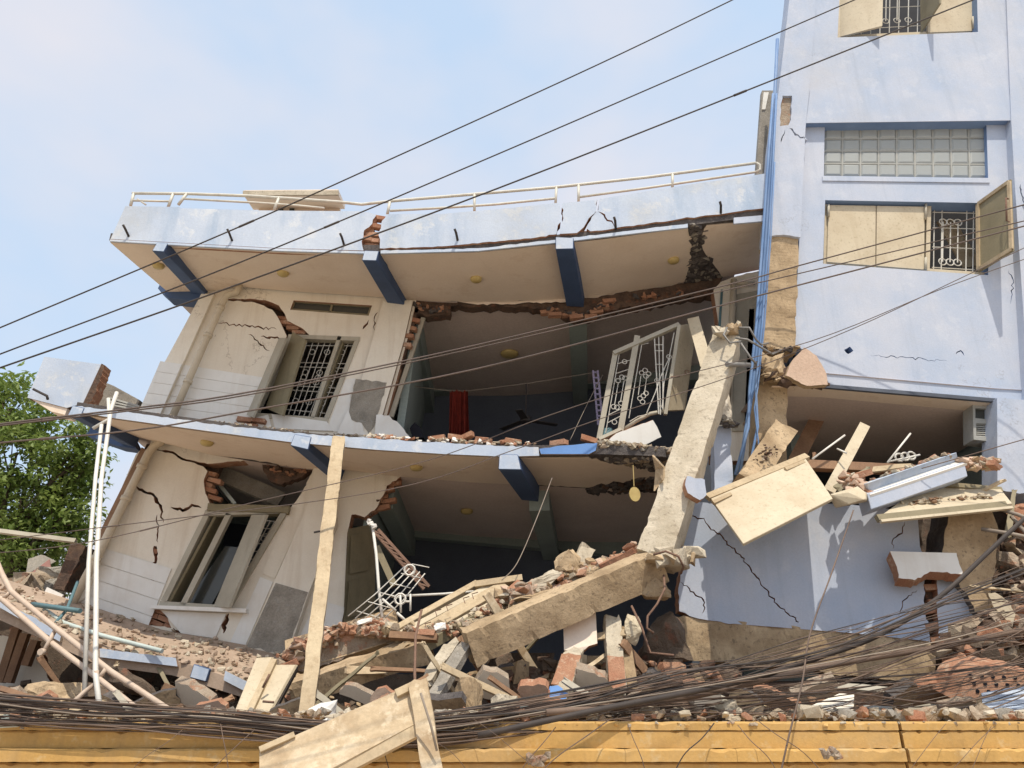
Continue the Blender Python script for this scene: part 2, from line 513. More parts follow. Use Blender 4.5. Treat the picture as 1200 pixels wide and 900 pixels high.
# shared small pieces -------------------------------------------------
def brick_mesh(name, mat, seed):
    r = random.Random(seed)
    me = bpy.data.meshes.new(name)
    bm = bmesh.new()
    bmesh.ops.create_cube(bm, size=1)
    bmesh.ops.bevel(bm, geom=list(bm.edges), offset=.06, segments=1, affect='EDGES')
    for v in bm.verts:
        v.co += Vector((r.uniform(-.05, .05), r.uniform(-.05, .05), r.uniform(-.07, .07)))
        v.co = Vector((v.co.x * .215, v.co.y * .10, v.co.z * .068))
    bm.to_mesh(me); bm.free()
    me.materials.append(MAT[mat])
    return me
BRICKS = [brick_mesh('brick', 'brick', i) for i in range(3)] + [brick_mesh('brick', 'pink_brick', 7)]

def inside(p, poly):
    c = False; j = len(poly) - 1
    for i in range(len(poly)):
        a, b = poly[i], poly[j]
        if (a[1] > p[1]) != (b[1] > p[1]) and p[0] < (b[0] - a[0]) * (p[1] - a[1]) / (b[1] - a[1]) + a[0]:
            c = not c
        j = i
    return c

def brickwork(parent, poly, y, tilt=0.0, seed=0, jit=.015, pink=.15, prob=1.0):
    """bonded courses of single bricks filling an outline on a depth plane"""
    r = random.Random(seed)
    P3 = px(poly, y)
    pl = [(p.x, p.z) for p in P3]
    x0, x1 = min(p[0] for p in pl), max(p[0] for p in pl)
    z0, z1 = min(p[1] for p in pl), max(p[1] for p in pl)
    ct, st = math.cos(tilt), math.sin(tilt)
    cx, cz = (x0 + x1) / 2, (z0 + z1) / 2
    R = math.hypot(x1 - x0, z1 - z0) / 2
    k = 0
    row = -R
    while row < R:
        c = -R + (.115 if k % 2 else 0)
        while c < R:
            x = cx + c * ct - row * st; z = cz + c * st + row * ct
            if inside((x, z), pl) and r.random() < prob:
                me = BRICKS[3] if r.random() < pink else BRICKS[r.randrange(3)]
                place('brick', me, (x, y + r.uniform(-jit, jit) * 2, z), (r.uniform(-.08, .08), -tilt + r.uniform(-.07, .07), r.uniform(-.15, .15)), parent)
            c += .228
        row += .08; k += 1

def frame_quad(mb, q, y, w, d, mi=0, sides=(0, 1, 2, 3)):
    P = px(q, y)
    for i in sides:
        a, b = P[i], P[(i + 1) % 4]
        e = (b - a).normalized() * w * .5
        if i % 2: e = e * -1.0
        mb.bar(a - e, b + e, w, d, (0, -1, 0), mi)

def bil(q, y):
    P = px(q, y)
    def f(s, t, dy=0):
        p = P[0].lerp(P[1], s).lerp(P[3].lerp(P[2], s), t)
        return p + Vector((0, dy, 0))
    return f

# ================================================================== SETTING
YF, YW, YB = 9.35, 11.0, 15.0        # balcony front, facade wall, back wall of the rooms

g = MB()
g.add([(-60, -60, 0), (60, -60, 0), (60, 90, 0), (-60, 90, 0)], [[0, 1, 2, 3]])
tag(g.build('street', 'street'), None, None, kind='structure')

# ================================================================== LEFT BUILDING
house = thing('collapsed_house', 'tilted cream and pale blue building with sagging balcony slabs and torn open rooms', 'building', (-1.0, 11.0, 0))

def zfun(pts, y):
    P = sorted(((p.x, p.z) for p in px(pts, y)))
    def f(x):
        if x <= P[0][0]:
            a, b = P[0], P[1]
        elif x >= P[-1][0]:
            a, b = P[-2], P[-1]
        else:
            for a, b in zip(P, P[1:]):
                if a[0] <= x <= b[0]: break
        t = (x - a[0]) / ((b[0] - a[0]) or 1)
        t = max(-0.3, min(1.3, t))
        return a[1] + (b[1] - a[1]) * t
    return f

class Soffit:
    """a balcony slab: its underside runs from the front lip to the wall line and on over the room"""
    def __init__(s, front, wall):
        s.zf, s.zw = zfun(front, YF), zfun(wall, YW)
    def z(s, x, y):
        t = min(1, max(0, (y - YF) / (YW - YF)))
        return s.zf(x) * (1 - t) + s.zw(x) * t
    def hit(s, u, v):
        d = ray(u, v)
        lo, hi = 8.6, 15.0
        for _ in range(40):
            m = (lo + hi) / 2
            p = EYE + d * (m / d.y)
            if p.z < s.z(p.x, m): lo = m
            else: hi = m
        return EYE + d * (lo / d.y)
    def slab(s, xl, xr, th, name, parent, mats, n=40, yend=YB + .2, inner=1):
        mb = MB()
        ys = [YF, YF + .4, YF + .8, YF + 1.2, YW, YW + .25, YW + 2, yend]
        m = len(ys)
        vs, fs, ms = [], [], []
        for i in range(n + 1):
            for j, y in enumerate(ys):
                xa, xb = xl(y), xr(y)
                x = xa + (xb - xa) * i / n
                vs.append((x, y, s.z(x, y)))
        k = len(vs)
        vs += [(a, b, c + th) for a, b, c in vs]
        mb.v = [Vector(p) for p in vs]
        for i in range(n):
            for j in range(m - 1):
                a = i * m + j
                mb.f.append([a, a + 1, a + m + 1, a + m]); mb.m.append(0 if ys[j] < YW else inner); mb.sm.append(False)
                mb.f.append([a + k, a + m + k, a + m + 1 + k, a + 1 + k]); mb.m.append(0); mb.sm.append(False)
            for j in (0, m - 1):
                a = i * m + j
                mb.f.append([a, a + m, a + m + k, a + k]); mb.m.append(0); mb.sm.append(False)
        for i in (0, n):
            for j in range(m - 1):
                a = i * m + j
                mb.f.append([a, a + 1, a + 1 + k, a + k]); mb.m.append(0); mb.sm.append(False)
        return mb.build(name, mats, parent)
    def plaster(s, outer, holes, name, mat, parent, th=.018):
        L = [[s.hit(*p) for p in l] for l in [outer] + list(holes)]
        flat = [p for l in L for p in l]
        bm = bmesh.new()
        vs = [bm.verts.new(p) for p in flat]
        for t in tessellate_polygon([[Vector((p.x, p.y, 0)) for p in l] for l in L]):
            try: bm.faces.new([vs[i] for i in t])
            except ValueError: pass
        for _ in range(5):
            es = [e for e in bm.edges if e.calc_length() > .3]
            if not es: break
            bmesh.ops.subdivide_edges(bm, edges=es, cuts=1)
            bmesh.ops.triangulate(bm, faces=bm.faces)
        for v in bm.verts: v.co.z = s.z(v.co.x, v.co.y) - th
        bm.verts.index_update()
        mb = MB()
        vs = [v.co.copy() for v in bm.verts]; n = len(vs)
        fs = [[v.index for v in f.verts] for f in bm.faces]
        up = Vector((0, 0, th * .7))
        mb.add(vs + [p + up for p in vs], fs, 0)
        mb.f += [[i + n for i in reversed(f)] for f in fs]; mb.m += [1] * len(fs); mb.sm += [False] * len(fs)
        for e in bm.edges:
            if len(e.link_faces) == 1:
                i, j = e.verts[0].index, e.verts[1].index
                mb.f.append([i, j, j + n, i + n]); mb.m.append(1); mb.sm.append(False)
        bm.free()
        return mb.build(name, [mat, 'mortar'], parent)

roofS = Soffit([(128, 281.5), (230, 287), (330, 292.5), (430, 295.5), (500, 294.5), (560, 293), (610, 288), (655, 283), (700, 278.5), (760, 270.5), (800, 265), (850, 258.5), (900, 252)],
               [(190, 342), (240, 341), (280, 336), (340, 341), (400, 345), (450, 348), (520, 353), (600, 353), (700, 346), (760, 335), (830, 325), (900, 312)])
midS = Soffit([(88, 482), (130, 488), (250, 504.5), (340, 516.5), (440, 525.5), (520, 530), (585, 533), (650, 533), (700, 532), (760, 534), (800, 537)],
              [(160, 511), (205, 522), (250, 533), (310, 543), (360, 549), (414, 551), (468, 558), (553, 565), (595, 567), (680, 572), (760, 573), (800, 573)])

lean = lambda u0, v0, y0, u1, v1, y1: (lambda a, b: (lambda y: a.x + (b.x - a.x) * (y - y0) / (y1 - y0)))(at(u0, v0, y0), at(u1, v1, y1))
roofS.slab(lean(128, 281, YF, 197, 342, YW), lambda y: 3.70 + max(0, y - YW) * .1, .12, 'roof_slab', house, ['dark_concrete', 'room_ceiling'])
midS.slab(lean(88, 482, YF, 150, 512, YW), lambda y: 1.95 + (y - YF) * .35, .13, 'floor_slab', house, ['dark_concrete', 'room_ceiling'])

# plaster skins on the soffits, with the places where it has come away
roofS.plaster([(129.5, 283), (230, 288.5), (330, 294), (430, 297), (445, 296.5)] + [(560, 294.5), (655, 284.5), (760, 272), (806, 266)]
              + J([(806, 266), (811, 290), (806, 318), (800, 330), (780, 338), (740, 341), (712, 344), (700, 348)], 2.5, 5)
              + J([(700, 348), (640, 350), (600, 352), (520, 352), (470, 349)], .8, 9) + [(400, 344), (340, 340), (280, 335), (240, 341), (197, 341)],
              [crack([(446, 300), (452, 310), (456, 322), (463, 330)], 3.2, 3)], 'soffit_plaster', 'soffit_paint', house)
roofS.plaster(J([(828, 263), (822, 285), (834, 306), (842, 318), (846, 324)], 2.5, 5) + [(895, 314), (893, 257)], [], 'soffit_plaster', 'soffit_paint', house)
midS.plaster([(92, 484), (130, 489.5), (250, 506), (340, 518), (440, 527), (585, 534.5), (690, 534.5)]
             + J([(690, 534.5), (735, 545), (770, 549), (772, 556), (740, 562), (700, 566), (690, 570)], 2, 5)
             + J([(690, 570), (640, 568), (595, 566)], .8, 6) + [(553, 564), (468, 557), (414, 550)] + [(360, 548)] + J([(340, 546), (300, 538), (285, 536)], 1, 4)
             + [(250, 532), (205, 521), (156, 510)], [], 'soffit_plaster', 'soffit_paint', house)

# clusters of torn plaster and concrete on the bare strips
def crumble(parent, pts, y, size, n, mats, seed=0, dz=0.0, spread=3.0, name='broken_edge', mat=None):
    mb = MB(); r = random.Random(seed)
    segs = list(zip(pts, pts[1:]))
    for i in range(n):
        a, b = segs[r.randrange(len(segs))]
        t = r.random()
        p = at(a[0] + (b[0] - a[0]) * t + r.uniform(-spread, spread), a[1] + (b[1] - a[1]) * t + r.uniform(-spread, spread) * .6,
               (a[2] if len(a) > 2 else y) + r.uniform(-.04, .04))
        sz = size * r.uniform(.4, 1.25)
        mb.chunk(p + Vector((0, 0, dz)), (sz * r.uniform(.8, 1.8), sz, sz * r.uniform(.5, 1)), r.randrange(9999), r.randrange(len(mats)))
    o = mb.build(name, mats, parent)
    o['kind'] = 'stuff'
    return o

def soffit_crumble(sf, parent, poly, size, n, mats, seed=0):
    mb = MB(); r = random.Random(seed)
    us = [p[0] for p in poly]; vs = [p[1] for p in poly]
    k = 0
    while k < n:
        q = (r.uniform(min(us), max(us)), r.uniform(min(vs), max(vs)))
        if not inside(q, poly): continue
        sz = size * r.uniform(.4, 1.3)
        mb.chunk(sf.hit(*q) + Vector((0, 0, -.01)), (sz * 1.5, sz, sz * .7), r.randrange(9999), r.randrange(len(mats)))
        k += 1
    o = mb.build('broken_edge', mats, parent); o['kind'] = 'stuff'
soffit_crumble(roofS, house, [(806, 262), (828, 262), (822, 285), (836, 308), (846, 324), (800, 334), (806, 316), (811, 290)], .09, 110, ['dark_concrete', 'dark_concrete', 'grey_concrete'], 3)
soffit_crumble(roofS, house, [(712, 346), (780, 339), (846, 326), (846, 334), (760, 348), (700, 356)], .10, 80, ['dark_concrete', 'broken_dark', 'dark_concrete'], 4)
soffit_crumble(midS, house, [(694, 534), (790, 537), (770, 549), (735, 545)], .10, 70, ['dark_concrete', 'rubble', 'grey_concrete'], 5)
soffit_crumble(midS, house, [(690, 570), (772, 556), (770, 574), (690, 580)], .12, 80, ['dark_concrete', 'dark_concrete', 'broken_dark'], 6)

# ---- parapet pieces on the roof slab (front plane), split by cracks
def panel(name, pts, y, th, mats, parent, holes=(), bevel=0, **k):
    mb = MB()
    mb.prism(px(pts, y), (0, th, 0), [px(h, y) for h in holes], **k)
    return mb.build(name, mats, parent, bevel)
PM = ['parapet_paint', 'brick']
panel('parapet_panel', [(147, 241.5), (210, 242.5), (212, 244), (250, 245), (300, 246.5), (350, 247), (420, 247.5)] + J([(433, 249), (441, 252), (436, 262), (427, 270), (425, 280), (426, 293.5)], 1.6, 3)
      + [(330, 291), (230, 285.5), (129.5, 280)], YF - .04, .16, PM, house)
panel('parapet_panel', J([(453, 251), (447, 262), (444, 276), (445, 291)], 1.2, 4) + J([(445, 291), (500, 289.5), (560, 285), (610, 280.5), (640, 277)], .6, 6)
      + J([(640, 277), (652, 274), (657, 256), (655, 237.5)], 1.2, 4) + [(600, 243.5), (520, 250.5)], YF - .045, .16, PM, house)
panel('parapet_panel', J([(659, 238), (660, 256), (656, 274)], 1, 4) + [(676, 273)] + J([(676, 273), (684, 266), (690, 256), (698, 247), (700, 234)], 1.2, 4), YF - .05, .16, PM, house)
panel('parapet_panel', J([(703, 233), (701, 246), (692, 258), (688, 268), (692, 271)], 1.2, 4) + J([(692, 271), (760, 262), (800, 256), (850, 250), (899, 243)], .9, 6) + [(899, 203), (800, 217.5)],
      YF - .04, .16, PM, house, holes=[crack([(701, 248), (708, 252), (712, 258), (719, 262), (720, 265.5)], 1.8, 6)])
brickwork(house, [(428, 262), (443, 252), (447, 256), (446, 292), (426, 292)], YF + .06, -.15, 5)
brickwork(house, [(676, 272), (684, 266), (690, 270), (690, 276), (674, 277)], YF + .05, .1, 6)
# thin painted lip of the slab under the parapet
panel('slab_edge', [(129, 280.5), (230, 286), (330, 291.5), (430, 294.5), (430, 297), (330, 294), (230, 288.5), (128.5, 282.5)], YF - .055, .03, 'parapet_paint', house)
panel('slab_edge', J([(446, 293.5), (560, 291), (655, 280.5), (760, 267.5), (806, 262)], .5, 6) + [(806, 266.5), (760, 271.5), (655, 284), (560, 294), (446, 297)], YF - .04, .03, 'parapet_paint', house)
panel('slab_edge', [(860, 255), (897, 252), (895, 259), (860, 262)], YF - .04, .03, 'blue_paint', house)
for u, v in ((150, 274), (271, 279), (402, 284), (535, 279), (720, 265), (843, 247)):
    mb = MB(); a = at(u, v, YF - .04)
    mb.tube([a + Vector((.02, .02, -.05)), a + Vector((0, -.10, .02)), a + Vector((-.02, -.14, .06))], .018, 6)
    mb.build('drain_spout', 'cable', house)

# ---- railing
YR = YF + .03
rail = MB()
top = [(155, 226.5), (220, 227), (290, 229.5), (345, 233), (395, 236.5), (424, 239.5), (460, 235.5), (580, 225.5), (650, 219.5), (760, 207.5), (886, 191)]
rail.tube(px(top, YR), .022, 6)
sub_ = sub(rail.build('railing', 'rail_metal', house))
def rod(pts, y, r, name, mat, parent, n=6):
    mb = MB(); mb.tube(px(pts, y), r, n); return mb.build(name, mat, parent)
rod([(156, 235), (200, 236)], YR, .016, 'mid_rail', 'rail_metal', sub_)
rod([(216, 233), (300, 237.5), (350, 241), (380, 244)], YR, .016, 'mid_rail', 'rail_metal', sub_)
rod([(457, 247), (520, 243.5), (580, 239.5), (651, 232.5)], YR, .018, 'mid_rail', 'rail_metal', sub_)
rod([(678, 231), (760, 220), (886, 201.5)], YR, .018, 'mid_rail', 'rail_metal', sub_)
rod([(886, 191), (890, 193), (891, 199), (886, 201.5)], YR, .02, 'end_loop', 'rail_metal', sub_)
for a, b in (((157, 226), (153, 241)), ((203, 227), (197, 243)), ((219, 227), (209, 240)), ((327, 231.5), (321, 247)), ((457, 236), (454, 251)), ((556, 227.5), (556, 247)), ((652, 219), (651, 239)), ((678, 217), (678, 236)), ((788, 204), (788, 220))):
    rod([a, b], YR, .022, 'rail_post', 'rail_metal', sub_)
rod([(161, 233), (171, 240)], YR, .012, 'rail_brace', 'rail_metal', sub_)

# ---- bracket beams under the slabs: pale end, deep blue flanks
def bracket(front, back, parent=house, yf=YF - .06, yb=YW + .02, mats=('deep_blue', 'parapet_paint')):
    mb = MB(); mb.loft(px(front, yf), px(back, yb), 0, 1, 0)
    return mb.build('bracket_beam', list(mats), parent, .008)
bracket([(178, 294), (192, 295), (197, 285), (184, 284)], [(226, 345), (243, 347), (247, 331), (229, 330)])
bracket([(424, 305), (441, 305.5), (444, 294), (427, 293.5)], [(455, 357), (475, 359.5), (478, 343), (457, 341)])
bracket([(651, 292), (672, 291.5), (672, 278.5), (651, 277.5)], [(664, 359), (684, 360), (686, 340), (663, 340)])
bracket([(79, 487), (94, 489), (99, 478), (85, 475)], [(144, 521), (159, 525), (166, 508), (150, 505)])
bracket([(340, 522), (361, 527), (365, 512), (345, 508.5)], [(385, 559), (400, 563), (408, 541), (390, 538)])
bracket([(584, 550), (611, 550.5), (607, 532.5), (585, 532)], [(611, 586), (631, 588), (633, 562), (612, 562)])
panel('side_beam', [(185, 338), (189, 329.5), (236, 331), (240, 352), (224, 352), (197, 349)], YW - .03, .25, 'deep_blue', house)
panel('side_beam', [(101, 510), (107, 499), (152, 510), (160, 526), (139, 523)], YW - .03, .25, 'deep_blue', house)

# ---- ceiling lamps (round brass rings) on the soffits
def lamp(sf, u, v, r=.085):
    mb = MB(); c = sf.hit(u, v) + Vector((0, 0, -.03))
    n = 18
    prof = [(r, .02), (r * 1.08, -.005), (r * .95, -.03), (r * .7, -.045), (.0, -.05)]
    vs = [c + Vector((a * math.cos(2 * math.pi * i / n), a * math.sin(2 * math.pi * i / n), b)) for a, b in prof for i in range(n)]
    fs = [[k * n + i, k * n + (i + 1) % n, (k + 1) * n + (i + 1) % n, (k + 1) * n + i] for k in range(4) for i in range(n)]
    mb.add(vs, fs, 0, True)
    mb.build('ceiling_lamp', 'lamp_brass', house)
for u, v in ((186, 309), (332, 318), (558, 325), (789, 303)): lamp(roofS, u, v)
for u, v in ((243, 516), (488, 545)): lamp(midS, u, v)
for u, v in ((597, 413),): lamp(roofS, u, v, .16)
lamp(midS, 547, 597, .1)

# ---- upper wall
UW = ['cream_paint', 'brick', 'room_wall']
win_u = [(421, 396), (383, 494), (294, 488), (336, 394)]
hole1 = win_u + J([(331, 383), (325, 371), (319, 363), (309, 358), (298, 354.5), (262, 351.5)], .7, 4) + J([(262, 350.2), (300, 350.5), (315, 353), (327, 358), (334, 368), (337, 376), (345, 380), (353, 384), (364, 394)], .7, 4)
panel('facade_wall', [(243, 330), (300, 328), (400, 334), (490, 340), (488, 352), (478, 395), (466, 440), (455, 480), (443, 525), (300, 512), (150, 502), (160, 485), (236, 345)],
      YW, .23, UW, house, holes=[hole1, [(344, 352), (436, 358), (432, 370), (340, 363)],
      crack([(425, 386), (430, 379), (432, 375)], 2, 1), crack([(253, 378), (290, 382), (324, 386)], 1.5, 2), crack([(291, 392), (297, 395), (303, 402), (316, 411)], 1.4, 3),
      crack([(306, 394), (318, 395), (329, 398)], 2.2, 4), crack([(440, 388), (438, 376), (443, 366)], 1.2, 4)], back=2)
brickwork(house, [(327, 372), (333, 366), (338, 376), (353, 384), (362, 393), (338, 393)], YW + .12, -.1, 8)
sub(panel('wall_pillar', [(236, 344), (251, 344), (186, 489), (161, 486)], YW - .07, .075, 'cream_paint', house))
panel('wall_pillar', [(449, 352), (484, 352), (473, 400), (440, 515), (402, 508), (425, 440)], YW - .07, .075, ['cream_paint', 'mortar'], house)
# white tile courses on the dado
def courses(parent, tl, tr, bl, br, n, y, mat='white_tile', name='tile_course', gap=.03, th=.012):
    f = bil([tl, tr, br, bl], y)
    for i in range(n):
        a, b = i / n + gap / n * .5, (i + 1) / n - gap / n * .5
        mb = MB(); mb.prism([f(0, a), f(1, a), f(1, b), f(0, b)], (0, th, 0))
        mb.build(name, mat, parent)
courses(house, (214, 427), (308, 442), (188, 489), (290, 502), 5, YW - .012)
courses(house, (188, 423), (213, 426.5), (161, 486), (186, 489), 5, YW - .082)
panel('tile_panel', J([(405, 445), (416, 443.5), (411, 468), (407, 489), (412, 497), (408, 507)], 1, 5) + [(384, 505), (388, 490)], YW - .012, .01, 'white_tile', house)
panel('tile_panel', [(408, 480)] + J([(412, 492), (424, 496), (426, 505), (430, 510)], 1.5, 4) + [(395, 508)], YW - .085, .01, 'white_tile', house)
panel('bare_patch', J([(417, 444), (453, 448.5), (446, 475), (438, 500), (432, 508), (425, 497), (413, 492), (408, 488)], .8, 4) + [(412, 466)], YW - .078, .006, 'grey_concrete', house)
panel('tile_panel', J([(441, 486), (456, 487), (470, 499), (483, 517)], 1.5, 5) + [(480, 526), (438, 520)], YW - .12, .03, ['white_tile', 'mortar'], house)
# broken sill strip under the window
panel('sill_piece', [(318, 485), (383, 494), (390, 505), (322, 502)], YW - .03, .03, 'white_tile', house)
panel('sill_piece', [(296, 490), (314, 486), (318, 500), (304, 503)], YW - .05, .03, 'white_tile', house)
brickwork(house, [(280, 488), (300, 489), (308, 497), (300, 502), (278, 500)], YW - .06, -.1, 3, pink=.4)
crumble(house, [(278, 497), (330, 506), (430, 512)], YW - .3, .05, 60, ['rubble', 'white_tile', 'brick'], 8, name='rubble_line')

# upper window (parts of the window hang under its frame)
def window_upper():
    mb = MB()
    q = [(340, 394), (419, 397), (382, 492), (297, 486)]
    frame_quad(mb, q, YW - .02, .07, .12)
    mb.bar(at(398, 394, YW - .02), at(366, 489, YW - .02), .06, .10, (0, -1, 0))
    fr = sub(mb.build('window', 'grey_frame', house))
    m = MB(); m.prism(px([(343, 389, YW - .02), (358, 398, YW - .28), (331, 487, YW - .28), (311, 478, YW - .02)]), (.02, .03, 0))
    m.build('shutter', 'olive_wood', fr)
    m = MB(); m.prism(px([(327, 396, YW - .06), (335, 396, YW - .30), (296, 489, YW - .30), (289, 486, YW - .06)]), (.02, .03, 0))
    m.build('shutter', 'grey_frame', fr)
    m = MB(); m.prism(px([(402, 397, YW + .05), (410, 398, YW + .35), (376, 490, YW + .35), (368, 489, YW + .05)]), (.03, .0, 0))
    m.build('shutter', 'olive_wood', fr)
    f = bil([(360, 400), (416, 400), (380, 490), (332, 485)], YW + .13)
    gmb = MB()
    for i in range(9): gmb.tube([f(i / 8, 0), f(i / 8, 1)], .007, 4)
    for t in (.06, .3, .36, .62, .68, .94): gmb.tube([f(0, t), f(1, t)], .007, 4)
    for s_ in (.18, .5, .82):
        for t in (.15, .43, .5, .56, .82): gmb.ring(f(s_, t), .045, .006)
    gmb.build('grille', 'white_metal', fr)
window_upper()
def ventilator():
    q = [(345, 352.8), (435, 358.6), (431.5, 369.2), (341, 362.4)]
    mb = MB(); frame_quad(mb, q, YW + .04, .035, .08)
    mb.bar(at(389, 356, YW + .04), at(387, 365.5, YW + .04), .03, .06, (0, -1, 0))
    fr = sub(mb.build('ventilator_window', 'olive_wood', house))
    for a, b, c, d in (((346, 354), (388, 357), (386, 365), (342, 361.5)), ((390, 357), (434, 360), (431, 368), (388, 365))):
        m = MB(); m.prism(px([a, b, c, d], YW + .075), (0, .008, 0)); m.build('pane', 'smoked_glass', fr)
ventilator()
# rain pipes
def pipe(pts, y, r, name='rain_pipe', mat='cream_pipe', parent=house, collars=()):
    mb = MB(); mb.tube(px(pts, y), r, 10)
    P = px(pts, y)
    for c in collars:
        i = int(c); a, b = P[i], P[min(i + 1, len(P) - 1)]
        m = a.lerp(b, c - i); d = (b - a).normalized()
        mb.tube([m - d * .03, m + d * .03], r * 1.25, 10)
    return mb.build(name, mat, parent)
pipe([(281, 334), (277, 343), (266, 346), (261, 354), (232, 420), (202, 489)], YW - .14, .055, collars=(3.1, 3.6, 4.4))
pipe([(194, 510), (188, 519), (180, 523), (174, 531), (120, 640), (80, 716)], YW - .14, .06, collars=(3.15, 3.5, 4.2))
panel('pipe_shade_strip', [(166, 524), (172, 527), (116, 640), (110, 637)], YW - .1, .05, 'brown_timber', house)  # no real board: brown strip put in for the shade beside the pipe

# door frame at the right end of the upper wall
mb = MB(); mb.bar(at(489, 356, YW + .05), at(447, 490, YW + .05), .10, .12, (0, -1, 0)); mb.build('door_frame', 'broken_dark', house)
mb = MB(); mb.bar(at(496, 372, YW + .12), at(458, 488, YW + .12), .07, .06, (0, -1, 0)); mb.build('door_frame', 'grey_frame', house)
brickwork(house, [(485, 365), (491, 365), (478, 410), (472, 408)], YW + .03, -.2, 4)

# torn strip of lintel between wall and ceiling
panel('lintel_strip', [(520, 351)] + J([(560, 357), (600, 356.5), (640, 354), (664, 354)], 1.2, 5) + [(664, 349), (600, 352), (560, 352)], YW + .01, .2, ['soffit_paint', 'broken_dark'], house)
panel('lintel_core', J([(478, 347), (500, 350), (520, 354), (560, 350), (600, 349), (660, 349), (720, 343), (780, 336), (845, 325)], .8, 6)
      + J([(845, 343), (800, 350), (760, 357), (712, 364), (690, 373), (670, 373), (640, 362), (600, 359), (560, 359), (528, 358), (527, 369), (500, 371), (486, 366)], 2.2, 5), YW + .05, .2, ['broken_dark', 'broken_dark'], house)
crumble(house, [(486, 356), (505, 364), (525, 362)], YW + .02, .10, 40, ['broken_dark', 'brick', 'dark_concrete'], 12)
brickwork(house, [(626, 356), (645, 362), (680, 370), (700, 360), (712, 350), (716, 356), (690, 374), (650, 372)], YW + .02, .1, 9, pink=.05)
crumble(house, [(640, 362), (680, 370), (720, 352), (800, 342)], YW, .09, 60, ['broken_dark', 'dark_concrete', 'brick'], 14)

panel('crack_backing', [(172, 520), (262, 540), (236, 596), (186, 700), (196, 745), (80, 715)], YW + .30, .1, 'broken_dark', house)  # dark backing panels added behind the cracks to shut out the sky
panel('crack_backing', [(250, 345), (330, 350), (334, 400), (296, 486), (180, 486)], YW + .30, .1, 'broken_dark', house)
# ---- rooms behind the openings
def box_wall(pts, th, name, mat, parent=house):
    mb = MB(); mb.prism([Vector(p) for p in pts], th); return mb.build(name, mat, parent)
zc, zm, z0 = 8.2, 4.9, 1.2
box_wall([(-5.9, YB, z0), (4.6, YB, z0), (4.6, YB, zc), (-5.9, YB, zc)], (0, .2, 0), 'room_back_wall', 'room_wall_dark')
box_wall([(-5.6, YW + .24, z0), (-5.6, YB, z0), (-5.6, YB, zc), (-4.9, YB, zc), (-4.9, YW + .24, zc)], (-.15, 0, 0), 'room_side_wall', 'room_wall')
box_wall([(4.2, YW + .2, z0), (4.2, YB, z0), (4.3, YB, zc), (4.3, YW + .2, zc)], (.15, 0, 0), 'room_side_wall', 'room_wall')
def down_beam(x0, x1, ya, yb, drop, w, sf, name='ceiling_beam', mat='room_wall'):
    mb = MB(); a = Vector((x0, ya, sf.z(x0, ya) + .01)); b = Vector((x1, yb, sf.z(x1, yb) + .01))
    mb.bar(a, b, w, drop, (0, 0, 1)); return mb.build(name, mat, house)
a = at(677, 372, YW + .25)
down_beam(a.x, a.x + .35, YW + .25, YB, .34, .3, roofS)
down_beam(-1.65, -1.75, YW + .3, YB, .45, .25, roofS)
down_beam(-5.5, 4.2, YB - .16, YB - .15, .40, .28, roofS)
down_beam(-5.5, 3.2, YB - .16, YB - .15, .36, .28, midS)
a = at(632, 590, YW + .25)
down_beam(a.x, a.x + .35, YW + .25, YB, .32, .3, midS)
down_beam(-1.9, -2.0, YW + .3, YB, .45, .25, midS)
# inner wall on the left of the upper room
box_wall([(-1.78, YW + .3, 4.6), (-2.2, YB, 4.6), (-1.75, YB, 8.0), (-1.5, YW + .3, 8.0)], (-.12, 0, 0), 'room_partition', 'room_wall')
box_wall([(-2.3, YW + .3, 2.4), (-2.5, YB, 2.4), (-2.2, YB, 4.9), (-2.0, YW + .3, 4.9)], (-.12, 0, 0), 'room_partition', 'room_wall')

# ---- mid slab lip with its crumbling top edge
panel('slab_edge', J([(85, 475), (180, 487), (250, 497), (345, 507.5), (440, 514), (520, 519), (590, 522.5), (631, 524)], .8, 5) + [(632, 534), (590, 535), (520, 532), (440, 527), (340, 518), (250, 506), (130, 489.5), (88, 482)], YF - .05, .05, ['parapet_paint', 'rubble'], house)
panel('slab_edge', J([(632, 526), (660, 522), (700, 519)], .5, 6) + [(698, 528), (690, 532), (634, 532)], YF - .05, .05, ['bright_blue_paint', 'rubble'], house)
crumble(house, [(430, 512), (480, 515), (560, 518), (630, 521)], YF + .05, .07, 130, ['rubble', 'pale_concrete', 'brick', 'white_tile'], 21, spread=4, name='rubble_line')
crumble(house, [(700, 520), (740, 524), (790, 528)], YF + .05, .09, 90, ['rubble', 'grey_concrete', 'pale_concrete'], 22, spread=5, name='rubble_line')
crumble(house, [(95, 474), (200, 488), (345, 505)], YF + .05, .035, 70, ['rubble', 'pale_concrete'], 23, spread=2, name='rubble_line')
for i, (u, v, ro) in enumerate(((535, 513, .2), (546, 512, -.3), (600, 518, .1), (655, 519, .05), (690, 515, .3), (512, 514, -.1), (566, 516, .25))):
    place('brick', BRICKS[i % 4], at(u, v, YF + .1), (.1, ro, rnd.uniform(-.6, .6)), house)

